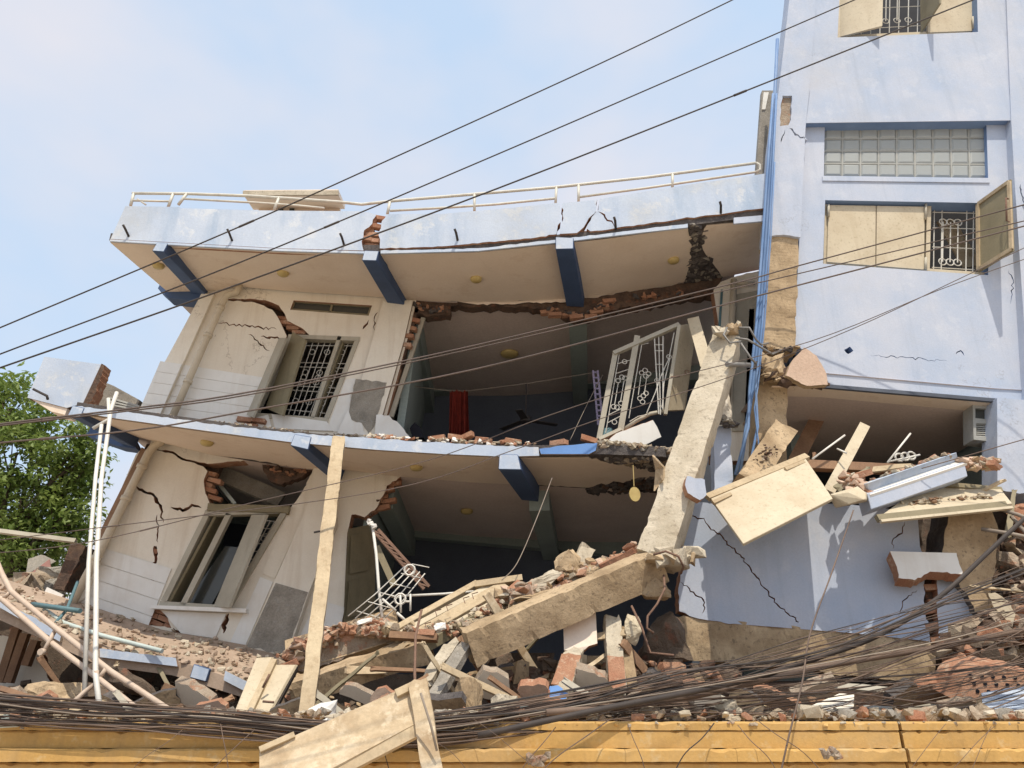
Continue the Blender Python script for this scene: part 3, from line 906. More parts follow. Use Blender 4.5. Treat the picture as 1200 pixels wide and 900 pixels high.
# ---- lower wall
LW = ['cream_paint', 'brick', 'room_wall']
hole2 = [(266, 715), (188, 710), (240, 600)] + J([(243, 596), (246, 590), (240, 575), (239, 562), (243, 552)], 1, 4) + J([(238, 546.5), (228, 542.5), (213, 539), (202, 531.5), (184, 528)], .7, 4) \
    + J([(184, 526.4), (203, 529), (214, 536.5), (228, 540), (243, 543.5), (262, 542), (300, 538), (368, 536)], .7, 4) + J([(368, 546), (356, 572), (347, 588), (337, 597)], 1.4, 4)
panel('facade_wall', [(186, 495), (410, 525), (440, 528), (474, 531), (470, 558)] + J([(470, 558), (453, 569), (446, 585), (439, 598), (427, 606), (412, 603)], 1.5, 4) + [(407, 625), (403, 712), (392, 775), (290, 775), (180, 755), (66, 725), (85, 705), (160, 560)],
      YW + .03, .23, LW, house, holes=[hole2, crack([(155, 563), (160, 571), (179, 579), (188, 593), (191, 612)], 3, 5), crack([(200, 594), (208, 597), (218, 597), (225, 592), (236, 595)], 3.2, 6),
      crack([(184, 603), (185, 620), (185, 636)], 1.6, 7), crack([(182, 640), (183, 652), (180, 664)], 6.5, 8, False), crack([(177, 667), (178, 682), (176, 698)], 4.5, 9),
      J([(176, 713), (186, 714), (196, 722), (201, 736), (188, 734), (175, 733), (176, 713)], .8, 4)[:-1],
      crack([(203, 736), (210, 744), (222, 750)], 4, 10), crack([(268, 719), (264, 730), (262, 742)], 5, 11)], back=2)
brickwork(house, [(239, 562), (246, 548), (254, 556), (253, 592), (244, 592)], YW + .14, -.3, 11)
brickwork(house, [(174, 711), (194, 712), (202, 737), (174, 735)], YW + .13, -.3, 12)
brickwork(house, [(179, 638), (187, 638), (184, 666), (176, 666)], YW + .13, -.3, 13)
panel('wall_pillar', [(368, 545), (392, 552), (393, 616), (362, 694), (336, 770), (286, 768), (322, 680), (355, 605), (366, 575)], YW - .12, .15, 'cream_paint', house)
panel('side_wall_tile', [(159, 533), (166, 526), (100, 700), (82, 712)], YW - .04, .06, 'cream_paint', house)
courses(house, (121, 642), (201, 666), (86, 712), (170, 742), 4, YW + .012)
panel('tile_panel', [(190, 716), (265, 719), (252, 748), (212, 742), (200, 728)], YW + .01, .012, 'white_tile', house)
panel('tile_panel', [(305, 676), (320, 682), (286, 760), (268, 756)], YW + .012, .012, 'white_tile', house)
panel('tile_panel', [(307, 672), (335, 606), (353, 610), (322, 678)], YW + .014, .012, 'cream_paint', house)
panel('bare_patch', [(323, 683), (361, 694)] + J([(361, 694), (348, 730), (336, 766)], 1, 5) + J([(336, 766), (310, 762), (289, 757)], 2, 5), YW - .128, .006, 'grey_concrete', house)
panel('tile_panel', [(372, 702), (404, 712), (396, 752), (350, 748)], YW + .012, .012, 'white_tile', house)
panel('sill_piece', [(176, 709), (288, 713), (288, 718), (176, 713)], YW - .10, .13, 'white_tile', house)
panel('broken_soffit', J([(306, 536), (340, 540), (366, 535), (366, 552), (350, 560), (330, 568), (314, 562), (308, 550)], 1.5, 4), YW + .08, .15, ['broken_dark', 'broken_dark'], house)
crumble(house, [(310, 545), (340, 556), (362, 548)], YW + .05, .08, 30, ['broken_dark', 'brick'], 31)
crumble(house, [(466, 560), (448, 575), (440, 598), (425, 606)], YW + .1, .07, 40, ['brick', 'broken_dark', 'brick'], 32)
brickwork(house, [(452, 570), (466, 560), (470, 566), (450, 600), (438, 602)], YW + .15, .2, 14)

def window_lower():
    mb = MB()
    q = [(243, 601), (334, 598), (266, 713), (190, 708)]
    frame_quad(mb, q, YW - .02, .08, .13)
    mb.bar(at(268, 602, YW - .02), at(214, 709, YW - .02), .08, .1, (0, -1, 0))
    fr = sub(mb.build('window', 'grey_frame', house))
    m = MB(); m.bar(at(243, 594, YW - .05), at(338, 597, YW - .05), .11, .2, (0, -1, .1), 0, 8, .006); m.build('lintel', 'olive_wood', fr)
    m = MB(); m.prism(px([(295, 603, YW), (312, 603, YW - .25), (268, 712, YW - .25), (250, 711, YW)]), (.03, .02, 0)); m.build('shutter', 'grey_frame', fr)
    m = MB(); m.prism(px([(251, 604, YW + .02), (262, 604, YW + .3), (206, 708, YW + .3), (196, 707, YW + .02)]), (.03, .02, 0)); m.build('shutter', 'olive_wood', fr)
    m = MB(); m.prism(px([(264, 640), (286, 642), (248, 708), (218, 706)], YW + .22), (0, .008, 0)); m.build('pane', 'smoked_glass', fr)
    f = bil([(312, 610), (332, 612), (272, 712), (258, 710)], YW + .1)
    gm = MB()
    for i in range(5): gm.tube([f(i / 4, 0), f(i / 4, 1)], .007, 4)
    for i in range(12): gm.tube([f(0, i / 11), f(1, i / 11)], .007, 4)
    for t in (.2, .5, .8): gm.ring(f(.5, t), .06, .006)
    gm.build('grille', 'white_metal', fr)
window_lower()
# loose pieces seen through the hole above the lower window
mb = MB(); mb.bar(at(255, 565, YW + .5), at(275, 590, YW + .2), .05, .03); mb.build('fallen_strip', 'pale_pipe', house)
mb = MB(); mb.bar(at(245, 548, YW + .6), at(330, 585, YW + .7), .25, .1); mb.build('fallen_slab', 'grey_concrete', house)

# olive door leaf standing at the right end of the lower wall
mb = MB(); mb.prism(px([(408, 620, YW - .05), (437, 614, YW + .35), (436, 726, YW + .35), (402, 735, YW - .05)]), (.03, .05, 0)); dl = sub(mb.build('door_leaf', 'olive_wood', house))
for q in ([(413, 628, YW - .05), (432, 624, YW + .24), (431, 668, YW + .24), (411, 672, YW - .05)], [(411, 680, YW - .05), (431, 675, YW + .24), (430, 718, YW + .24), (407, 724, YW - .05)]):
    m = MB(); m.prism([p + Vector((-.015, -.02, 0)) for p in px(q)], (.02, .03, 0)); m.build('door_panel', 'olive_wood', dl)

# ---- right end of the upper floor: wall stub with pipes behind the leaning column
panel('wall_stub', [(836, 340)] + J([(845, 330), (870, 322), (896, 316)], 1, 6) + [(890, 420), (884, 540), (834, 540), (838, 470), (845, 400)], YW - .1, .2, ['cream_paint', 'brick'], house)
pipe([(860, 328), (857, 400), (852, 470)], YW - .2, .05)
pipe([(846, 340), (843, 385), (838, 420)], YW - .22, .02, 'thin_pipe', 'teal_pipe')
pipe([(862, 332), (884, 332)], YW - .2, .03)
mb = MB(); mb.prism(px([(878, 362), (884, 362), (878, 505), (872, 505)], YW - .13), (0, .03, 0)); mb.build('door_edge', 'grey_frame', house)
panel('door_panel', [(863, 345), (889, 340), (884, 505), (858, 505)], YW - .13, .025, 'grey_frame', house)

# ---- low slab, sagging towards the street with rubble on it
low_back = px([(-70, 655), (100, 708), (190, 738), (300, 758), (350, 770)], YW)
low_front = px([(-80, 672), (60, 735), (118, 762), (206, 774), (292, 801)], YF)
def low_slab():
    mb = MB(); th = Vector((0, 0, -.16))
    n = 5
    vs = low_back + low_front
    vs = vs + [p + th for p in vs]
    fs = [[i, i + 1, n + i + 1, n + i] for i in range(4)] + [[2 * n + i, 3 * n + i, 3 * n + i + 1, 2 * n + i + 1] for i in range(4)] + [[n + i, n + i + 1, 3 * n + i + 1, 3 * n + i] for i in range(4)] \
        + [[i, i + 1, 2 * n + i + 1, 2 * n + i] for i in range(4)] + [[0, n, 3 * n, 2 * n], [4, 4 + n, 4 + 3 * n, 4 + 2 * n]]
    mb.add(vs, fs, 0)
    return mb.build('lower_floor_slab', ['pink_floor'], house)
M('pink_floor', (.50, .38, .29), (.40, .30, .22), 2, .9, .2, 40, spot=(6, (.60, .48, .36), .5), fine=.25)
low_slab()
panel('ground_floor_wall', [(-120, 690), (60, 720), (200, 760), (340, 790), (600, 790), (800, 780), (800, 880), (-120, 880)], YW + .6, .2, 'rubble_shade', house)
panel('slab_edge', J([(117, 760), (206, 771)], .6, 5) + [(208, 781), (117, 770)], YF - .06, .05, ['parapet_paint', 'rubble'], house)
panel('slab_edge', J([(0, 702), (60, 735), (72, 742)], .8, 5) + [(70, 752), (58, 745), (0, 712)], YF - .06, .05, ['parapet_paint', 'rubble'], house)
panel('slab_edge', [(264, 786), (292, 800), (289, 811), (262, 797)], YF - .06, .05, ['parapet_paint', 'rubble'], house)
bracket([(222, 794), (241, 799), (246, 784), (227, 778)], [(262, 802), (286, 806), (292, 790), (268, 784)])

# ================================================================== TOWER
YT = 9.3
tower = thing('blue_tower', 'tall pale blue building with glass block window and open shutters, cracked at its corner', 'building', (6.0, 11.0, 0))
TB = ['blue_paint', 'reveal_shade_blue']
panel('corner_column', [(934, -90), (925, 0), (912, 110), (905, 165)] + [(898, 277)] + J([(898, 277), (918, 275), (938, 278)], .8, 4) + [(944, 150), (953, 50), (962, -90)], YT - .02, .35, ['blue_paint', 'blue_paint'], tower,
      holes=[J([(917, 112), (928, 112), (927, 140), (924, 147), (914, 148), (915, 125), (917, 112)], .6, 4)[:-1], crack([(925, 150), (932, 158), (938, 161), (946, 164)], 2.2, 3), crack([(920, 152), (917, 160), (915, 167)], 1.2, 4)])
panel('bare_patch', [(913, 110), (930, 110), (928, 152), (911, 152)], YT + .03, .02, 'mortar', tower)
mb = MB(); mb.bar(at(917.5, 270, YT + .03), at(912, 412, YT + .03), .46, .32, (0, -1, 0), 0, 10, .012, 3); mb.build('bare_column', 'concrete', tower)
panel('upper_spandrel', [(962, -90), (988, -90), (981.5, 44), (1146, 37.5), (1143, -90), (1175, -90), (1184.5, 140), (944, 143), (953, 50)], YT, .3, TB, tower)
panel('beam_band', [(949.5, 106), (1182.5, 103.5), (1184.5, 141), (944.5, 144)], YT - .012, .01, 'blue_paint', tower)
panel('corner_pilaster', [(1176, -90), (1360, -90), (1360, 640), (1214, 605), (1201, 392), (1189, 212), (1185, 140)], YT - .03, .4, ['blue_paint', 'blue_paint'], tower,
      holes=[crack([(1196, 216), (1199, 232), (1200, 246)], 2, 7), ])
mb = MB()
panel('lower_pilaster', [(1168.5, 466), (1216, 470), (1216, 590)] + J([(1216, 590), (1200, 578), (1184, 576), (1169, 573)], 1.2, 4), YT, .35, ['blue_paint', 'blue_paint'], tower)
panel('infill_wall', [(940, 130), (1190, 128), (1204, 392), (1213, 474), (1168, 471.5), (972, 453)] + J([(972, 453), (966, 438), (955, 422), (938, 408)], 1, 4) + [(930, 406), (937, 277)], YT + .12, .22, TB, tower,
      holes=[[(966.5, 149), (1156, 146), (1158, 208.5), (965.5, 206)], [(967, 234.5), (1160, 238), (1158, 322.5), (964.5, 309)],
             J([(989, 410), (996, 406), (1000, 411), (994, 415), (989, 410)], .5, 3)[:-1], crack([(1182, 317), (1187, 328), (1186, 345), (1184, 356)], 1.1, 8), crack([(1120, 415), (1126, 411), (1130, 417)], 1.2, 9),
             crack([(965, 425), (1000, 412.5)], .1, 10) if False else crack([(1020, 416), (1060, 419), (1110, 423)], .7, 10)])
panel('window_ledge', [(964, 206.5), (1160, 209), (1160, 214), (964, 211.5)], YT + .10, .2, 'blue_paint', tower)
# tower flank and depth
def flank():
    mb = MB()
    A = px([(934, -90), (905, 165), (898, 280), (893, 405)], YT + .3)
    B = [Vector((p.x * 12 / (YT + .3) + .05, 12, p.z)) for p in A]
    vs = A + B; fs = [[i, i + 1, i + 5, i + 4] for i in range(3)]
    mb.add(vs, fs); mb.add([p + Vector((.25, 0, 0)) for p in vs], fs)
    mb.build('side_wall', 'blue_paint', tower)
flank()
box_wall([at(1330, -90, YT + .4), at(1330, 640, YT + .4), Vector((9.3, 12.4, 2)), Vector((9.3, 12.4, 12.5))], (.2, 0, 0), 'side_wall', 'blue_paint', tower)
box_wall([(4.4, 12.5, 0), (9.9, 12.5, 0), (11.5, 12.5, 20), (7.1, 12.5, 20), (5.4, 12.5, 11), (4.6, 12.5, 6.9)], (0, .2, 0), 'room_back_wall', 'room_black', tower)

panel('ground_wall', J([(1196, 600), (1216, 592), (1400, 600)], 2, 8) + [(1420, 900)] + J([(1290, 900), (1270, 800), (1230, 740), (1215, 660), (1196, 600)], 3, 8)[:-1], YT + .15, .25, ['blue_paint', 'brick'], tower)
# glass block window
gb = MB()
q = [(966.5, 149), (1156, 146), (1158, 208.5), (965.5, 206)]
f = bil(q, YT + .2)
for i in range(1, 9): gb.bar(f(i / 9, 0), f(i / 9, 1), .022, .05, (0, -1, 0))
for j in range(1, 4): gb.bar(f(0, j / 4, .002), f(1, j / 4, .002), .022, .046, (0, -1, 0))
gw = sub(gb.build('glass_block_window', 'grey_louvre', tower))
for i in range(9):
    for j in range(4):
        a, b = i / 9 + .004, (i + 1) / 9 - .004
        c, d = j / 4 + .012, (j + 1) / 4 - .012
        m = MB()
        ins = .02
        o = [f(a, c, .012), f(b, c, .012), f(b, d, .012), f(a, d, .012)]
        k = [f(a + .012, c + .03, -.004), f(b - .012, c + .03, -.004), f(b - .012, d - .03, -.004), f(a + .012, d - .03, -.004)]
        bk = [p + Vector((0, .05, 0)) for p in o]
        m.add(o + k + bk, [[4, 5, 6, 7], [0, 1, 5, 4], [1, 2, 6, 5], [2, 3, 7, 6], [3, 0, 4, 7], [8, 9, 1, 0], [9, 10, 2, 1], [10, 11, 3, 2], [11, 8, 0, 3], [11, 10, 9, 8]])
        m.build('glass_block', 'block_glass', gw)
m = MB(); m.prism([f(-.02, -.05, .09), f(1.02, -.05, .09), f(1.02, 1.05, .09), f(-.02, 1.05, .09)], (0, .02, 0)); m.build('backing_wall', 'room_wall', gw)

# shuttered window
def ornate(gm, f, s0, s1, t0, t1, r=.006):
    """rounded lattice with lobed ends"""
    for s_ in (s0, (s0 * .5 + s1 * .5), s1): gm.tube([f(s_, t0), f(s_, t1)], r, 4)
    for t in (t0, t1):
        for s_ in (s0, s0 * .5 + s1 * .5, s1): gm.ring(f(s_, t), .055, r)
def tower_window():
    y = YT + .22
    mb = MB()
    frame_quad(mb, [(969, 237), (1158, 240), (1156, 321), (967, 308)], y, .05, .1)
    mb.bar(at(1089, 238, y - .003), at(1087, 317, y - .003), .06, .1, (0, -1, 0))
    fr = sub(mb.build('window', 'cream_panel', tower))
    for q in ([(971, 240), (1026.5, 241), (1026, 311.5), (969, 307)], [(1027.5, 241), (1084, 242), (1083, 316), (1027, 311.6)]):
        m = MB(); m.prism(px(q, y - .03), (0, .035, 0)); m.build('shutter', 'cream_panel', fr, .004)
    for u, v0, v1 in ((971, 240, 254), (1085, 238, 257), (1085, 302, 316)):
        m = MB(); m.tube(px([(u, v0), (u - .3, v1)], y - .05), .02, 6); m.build('hinge', 'grey_frame', fr)
    # opened leaf: framed board standing off the wall
    A, B, C_, D = at(1145, 238, y - .06), at(1184, 210, y - .62), at(1187, 294, y - .62), at(1146, 319, y - .06)
    m = MB(); m.prism([A, B, C_, D], (.03, .012, 0)); leaf = sub(m.build('open_shutter', 'olive_wood', fr))
    off = Vector((-.025, -.012, 0))
    for a, b in ((A, B), (B, C_), (C_, D), (D, A)):
        k = MB(); c = (A + B + C_ + D) / 4
        k.bar(a.lerp(c, .06) + off, b.lerp(c, .06) + off, .05, .03, (-1, -.3, 0)); k.build('shutter_rail', 'timber', leaf)
    k = MB(); k.tube([B.lerp(C_, .3) + off * 2, B.lerp(C_, .3) + off * 4, B.lerp(C_, .62) + off * 4, B.lerp(C_, .62) + off * 2], .012, 6); k.build('handle', 'rust_steel', leaf)
    gm = MB(); f = bil([(1093, 246), (1143, 247), (1142, 320), (1092, 317)], y + .1)
    for s_ in (.04, .22, .8, .96): gm.tube([f(s_, 0), f(s_, 1)], .008, 4)
    for t in (.04, .3, .62, .95): gm.tube([f(0, t), f(1, t)], .008, 4)
    ornate(gm, f, .25, .6, .2, .85, .009)
    gm.build('grille', 'white_metal', fr)
    m = MB(); m.bar(at(1108, 258, y + .5), at(1140, 312, y + .45), .3, .03); m.build('fallen_board', 'plywood', fr)
tower_window()

def top_window():
    y = YT + .18
    mb = MB()
    frame_quad(mb, [(985, -60), (1143, -62), (1145, 36), (983, 43)], y, .06, .1)
    fr = sub(mb.build('window', 'cream_panel', tower))
    m = MB(); m.prism(px([(986, -60, y), (1036, -62, y - .35), (1034, 30, y - .35), (984, 43, y)]), (0, .04, 0)); m.build('shutter', 'cream_panel', fr)
    m = MB(); m.prism(px([(1090, -60), (1142, -60), (1142, 36), (1087, 38)], y - .02), (0, .03, 0)); m.build('shutter', 'cream_panel', fr)
    m = MB(); m.prism(px([(1077, -62, y - .05), (1100, -90, y - .58), (1101, 4, y - .58), (1079, 38, y - .05)]), (.03, 0, 0)); m.build('open_shutter', 'olive_wood', fr)
    gm = MB(); f = bil([(1000, -60), (1088, -62), (1086, 38), (998, 43)], y + .1)
    for i in range(9): gm.tube([f(i / 8, 0), f(i / 8, 1)], .008, 4)
    for t in (.5, .7, .92): gm.tube([f(0, t), f(1, t)], .008, 4)
    ornate(gm, f, .45, .75, .4, .85, .009)
    gm.build('grille', 'white_metal', fr)
    m = MB(); m.tube(px([(1140, 20), (1141, 34)], y - .05), .02, 6); m.build('hinge', 'grey_frame', fr)
top_window()

# bottom of the tower: torn beam end, soffit of the opening
crush = MB()
for k, (u, v, sz) in enumerate(((902, 432, (.42, .4, .40)), (930, 440, (.5, .4, .32)), (893, 425, (.3, .35, .34)), (950, 446, (.45, .35, .18)))):
    crush.rough(at(u, v, YT + .02), sz, k + 5, k % 2, Matrix.Rotation(.2 * k, 3, 'Y'), .12)
crush.build('torn_beam_end', ['concrete', 'broken_dark'], tower)
crumble(tower, [(884, 428), (900, 440), (925, 448)], YT - .1, .12, 26, ['concrete', 'dark_concrete', 'broken_dark'], 41)
crumble(tower, [(893, 405), (915, 412), (935, 406)], YT + .0, .07, 26, ['dark_concrete', 'concrete'], 42)
panel('plaster_flake', J([(921, 440), (930, 420), (942, 407), (957, 417), (967, 434), (970, 451), (945, 452), (921, 440)], .8, 5)[:-1], YT - .24, .10, ['pink_plaster', 'concrete'], tower)
def tower_soffit():
    mb = MB()
    A = [at(905, 452, YT + .1), at(972, 453.5, YT + .1), at(1170, 471.5, YT + .1), at(1216, 474, YT + .1)]
    mid = [Vector((p.x, YT + .45, p.z)) for p in A]
    B = [Vector((p.x, 12.5, p.z)) for p in A]
    for X, Y_, mi in ((A, mid, 0), (mid, B, 1)):
        mb.add(X + Y_, [[i, i + 1, i + 5, i + 4] for i in range(3)], mi)
    mb.add([p + Vector((0, 0, .2)) for p in A + B], [[i, i + 1, i + 5, i + 4] for i in range(3)], 1)
    mb.build('soffit', ['soffit_paint', 'room_ceiling'], tower)
tower_soffit()
panel('drip_edge', [(955, 449), (1169, 467), (1169, 471), (955, 453)], YT + .09, .05, 'slate_paint', tower)
mb = MB(); mb.bar(at(905, 440, YT + .15), at(903, 600, YT + .15), .40, .3, (0, -1, 0), 0, 8, .01, 5); mb.build('inner_column', 'concrete', tower)
box_wall([(7.0, YT + .45, 3.0), (7.0, 12.4, 3.0), (7.0, 12.4, 5.8), (7.0, YT + .45, 5.8)], (.2, 0, 0), 'room_side_wall', 'room_wall', tower)

# blue service pipes on the tower corner
def blue_pipes():
    base = [(911, 46), (908, 110), (903, 190), (898, 270), (890, 380), (882, 455)]
    for k, (du, end, r) in enumerate(((0, [(874, 505), (866, 560)], .026), (-3.5, [(877, 500), (862, 556)], .020), (3.5, [(888, 500), (880, 540), (868, 566)], .017), (6, [(884, 478), (889, 520), (893, 548)], .009))):
        pts = [(u + du * min(1, (v + 60) / 300), v) for u, v in base[(0 if k == 0 else 2 if k == 3 else 1):]] + end
        mb = MB(); mb.tube(px(pts, YT - .12 - .03 * k), r, 8)
        mb.build('service_pipe', 'blue_pipe', tower)
blue_pipes()
panel('roof_hatch', [(893, 106), (906, 106), (900, 205), (886, 205)], YT + .5, .1, ['grey_concrete', 'grey_concrete'], tower)
m = MB(); m.prism(px([(895, 108), (901, 108), (897, 128), (893, 128)], YT + .48), (0, .05, 0)); m.build('roof_hatch_lid', 'white_metal', tower)

# louvred vent box in the opening
def vent():
    y = YT + .25
    t = thing('vent_box', 'pale louvred vent box fixed under the blue tower, beside the pilaster', 'vent', at(1154, 516, y))
    mb = MB(); mb.prism(px([(1140, 474), (1168, 477), (1168, 518), (1141, 515)], y), (0, .25, 0), [px([(1143, 478), (1165, 480), (1165, 492), (1143, 490)], y), px([(1144, 496), (1165, 497), (1165, 513), (1144, 511)], y)])
    fr = sub(mb.build('case', ['grey_louvre', 'grey_louvre'], t))
    for k in range(7):
        m = MB(); v = 497 + k * 2.3
        m.bar(at(1144, v, y + .02), at(1165, v + 1, y + .02), .016, .01, (0, -1, .6)); m.build('slat', 'grey_louvre', t)
    m = MB(); m.prism(px([(1143, 478), (1165, 480), (1165, 492), (1143, 490)], y + .04), (0, .01, 0)); m.build('pane', 'smoked_glass', t)
vent()
mb = MB(); mb.bar(at(1169, 478, YT + .1), at(1169, 575, YT + .1), .08, .08, (0, -1, 0)); mb.build('jamb_post', 'grey_frame', tower)

# ---- fallen blue spandrel of the storey below, on its bare ring beam
YL = 9.0
low = thing('fallen_spandrel', 'cracked pale blue wall panel dropped on a bare concrete beam under the tower', 'wall', (4.4, YL, 0))
panel('wall_panel', J([(800, 592), (812, 588), (838, 590)], .8, 5) + [(905, 592), (985, 590), (1075, 600), (1078, 640), (1086, 665)] + J([(1086, 665), (1083, 700), (1088, 735), (1090, 752)], 1.4, 5)
      + [(1085, 751), (1000, 742), (860, 731)] + J([(860, 731), (830, 727), (808, 722), (796, 716), (795, 690), (800, 660), (797, 630)], 1, 5), YL, .22, ['blue_paint', 'brick'], low,
      holes=[crack([(801, 600), (808, 605), (825, 608), (831, 618), (846, 628), (855, 640), (868, 650), (880, 668), (892, 685), (904, 700), (920, 717), (936, 729)], 2.2, 12, False),
             crack([(797, 682), (805, 687), (815, 698), (824, 703), (826, 712), (823, 719)], 1.6, 13), crack([(1060, 612), (1058, 622), (1046, 634), (1047, 643)], 1.4, 14), crack([(1053, 722), (1058, 705), (1075, 691)], 1, 15)])
panel('wall_panel', J([(1098, 670), (1128, 680), (1140, 700), (1152, 728), (1150, 742), (1120, 748), (1100, 752), (1098, 720), (1098, 670)], 1.5, 5)[:-1], YL - .02, .2, ['blue_paint', 'brick'], low)
panel('brick_core', J([(1083, 660), (1100, 660), (1098, 720), (1103, 750), (1090, 755), (1086, 720), (1083, 660)], 1, 5)[:-1], YL + .1, .15, ['broken_dark', 'broken_dark'], low)
brickwork(low, [(1082, 672), (1099, 672), (1097, 730), (1102, 756), (1090, 756)], YL + .05, .1, 17)
mb = MB(); A, B = at(795, 746, YL + .02), at(1092, 775, YL + .02)
mb.bar(A, B, .46, .4, (0, -1, -.05), 0, 24, .015, 8); mb.build('ring_beam', 'concrete', low)
panel('plaster_remnant', J([(1045, 646), (1120, 648), (1128, 674), (1110, 672), (1090, 671), (1072, 680), (1053, 678), (1050, 662), (1045, 646)], 1, 5)[:-1], YL - .3, .1, ['white_wall', 'brick'], low) if False else None

# ================================================================== LEFT BACKGROUND
def side_parapet():
    t = thing('broken_side_parapet', 'broken pale blue parapet corner jutting out behind the tree top', 'wall', at(75, 492, 11.0))
    panel('wall_panel', [(52, 418), (119, 427)] + J([(119, 427), (113, 444), (104, 462), (97, 473)], 1.2, 4) + [(78, 478), (32, 466)], 10.6, .15, ['parapet_paint', 'broken_dark'], t)
    panel('soffit_strip', [(36, 467), (80, 476), (76, 486), (60, 482)], 10.62, .3, 'soffit_paint', t)
    panel('return_wall', J([(119, 426), (123, 428), (108, 470), (97, 473)], .8, 3), 10.58, .2, ['broken_dark', 'brick'], t)
    panel('roof_plate', [(118, 446), (133, 452), (164, 469), (158, 480), (105, 474)], 11.3, .12, 'grey_concrete', t)
    mb = MB(); mb.tube(px([(39, 456), (55, 464), (56, 468)], 10.5), .02, 6); mb.build('drain_spout', 'cable', t)
    for i in range(4):
        mb = MB(); mb.bar(at(128, 466 + i * 4, 11.1), at(163, 476 + i * 2, 11.1), .03, .04); mb.build('slat', 'grey_louvre', t)
side_parapet()
def roof_room():
    t = thing('rooftop_canopy', 'small flat concrete canopy on the roof behind the railing', 'canopy', at(345, 247, 12.6))
    mb = MB(); F_ = px([(285, 228), (396, 227)], 12.0); B_ = px([(297, 246), (404, 245)], 13.4)
    up = Vector((0, 0, .10))
    mb.loft([F_[0], F_[1], B_[1], B_[0]], [p + up for p in (F_[0], F_[1], B_[1], B_[0])]); mb.build('roof_plate', ['soffit_paint'], t)
    panel('edge_band', [(284.5, 223.5), (396.5, 223), (396.5, 228), (284.5, 229)], 11.97, .03, 'pale_concrete', t)
    panel('wall', [(303, 232), (398, 232), (398, 262), (303, 262)], 13.3, .1, 'soffit_paint', t)
    for u in (327, 340): panel('opening', [(u, 235), (u + 5, 235), (u + 4, 260), (u - 2, 260)], 13.27, .02, 'smoked_glass', t)
roof_room()

def tree():
    base = Vector((-9.6, 14.0, 0))
    t = thing('street_tree', 'leafy green tree beside the collapsed house', 'tree', base)
    r = random.Random(4)
    tips = []
    tr = MB()
    tr.tube([base, base + Vector((.1, 0, 1.2)), base + Vector((0, .1, 2.4)), base + Vector((.2, 0, 3.4))], .22, 10, r2=.15)
    tr.build('trunk', 'bark', t)
    clumps = []
    for (u, v, y, s) in ((10, 480, 13.8, .75), (45, 500, 14.2, .7), (80, 535, 13.8, .65), (20, 530, 13.6, .85), (60, 560, 14.2, .8), (95, 545, 14.0, .35), (25, 585, 13.8, .9), (80, 600, 14.0, .6), (45, 625, 13.8, .75), (85, 625, 14.2, .45), (5, 640, 14.0, .8), (-40, 500, 14.2, .9), (-40, 580, 14.0, 1.0), (-60, 640, 14.0, 1.0), (-30, 455, 14.0, .7),
                          (100, 510, 14.0, .28), (98, 575, 14.2, .3), (40, 660, 14.6, .7), (5, 460, 14.0, .4), (-90, 560, 14, 1.1), (15, 690, 15, .6), (60, 690, 15.2, .5)):
        clumps.append((at(u, v, y), s))
    lm = MB()
    fork = base + Vector((.2, 0, 3.4))
    for c, s in clumps:
        k = fork.lerp(c, .5) + Vector((r.uniform(-.2, .2), r.uniform(-.2, .2), .1))
        lm.tube([fork, k, c], .07, 6, r2=.02)
        for i in range(5):
            lm.tube([k.lerp(c, .6), c + Vector((r.uniform(-1, 1), r.uniform(-1, 1), r.uniform(-.8, .8))) * s * .7], .02, 4, r2=.006)
    lm.build('limbs', 'bark', t)
    cr = MB()
    for c, s in clumps:
        n = int(1500 * s * s) + 150
        tw = []
        for i in range(max(8, int(46 * s))):
            d = Vector((r.gauss(0, 1), r.gauss(0, 1), r.gauss(0, 1))).normalized()
            tw.append(c + d * s * r.uniform(.35, 1.0))
        for i in range(n):
            b = tw[r.randrange(len(tw))]
            p = b + Vector((r.gauss(0, 1), r.gauss(0, 1), r.gauss(0, .8))) * .12
            L_, w_ = r.uniform(.10, .17), r.uniform(.05, .08)
            d = Vector((r.gauss(0, 1), r.gauss(0, 1), r.gauss(-.5, .7))).normalized()
            a = d.cross(Vector((r.gauss(0, .4), r.gauss(0, .4), 1))).normalized()
            n_ = a.cross(d) * .012
            cr.add([p, p + d * L_ * .5 + a * w_ * .5 + n_, p + d * L_, p + d * L_ * .5 - a * w_ * .5 + n_], [[0, 1, 2], [0, 2, 3]])
    o = cr.build('crown', 'leaf', t); o['kind'] = 'stuff'
tree()

# collapsed bits beyond the left end of the wall
def one(name, label, cat, build, mats, group=None, bevel=0):
    mb = MB(); build(mb); return tag(mb.build(name, mats, None, bevel), label, cat, group)
def board(name, label, cat, pts, y, th, mats, group=None, bevel=0, n=None):
    def b(mb):
        P = px(pts, y)
        nn = (P[1] - P[0]).cross(P[-1] - P[0]).normalized() if n is None else Vector(n)
        if nn.y < 0: nn = -nn
        mb.prism(P, nn * th)
    return one(name, label, cat, b, mats, group, bevel)
def beam(name, label, cat, a, b, w, h, mats, n=(0, -1, .3), seg=1, jit=0, seed=0, taper=1, group=None, bevel=0):
    return one(name, label, cat, lambda mb: mb.bar(at(*a), at(*b), w, h, n, 0, seg, jit, seed, None, taper), mats, group, bevel)
def rock(name, label, cat, u, v, y, size, mats, seed, group=None):
    def b(mb):
        mb.rough(at(u, v, y), size, seed, 0, rot=Matrix.Rotation(random.Random(seed).uniform(-.5, .5), 3, 'Y'))
    return one(name, label, cat, b, mats, group)

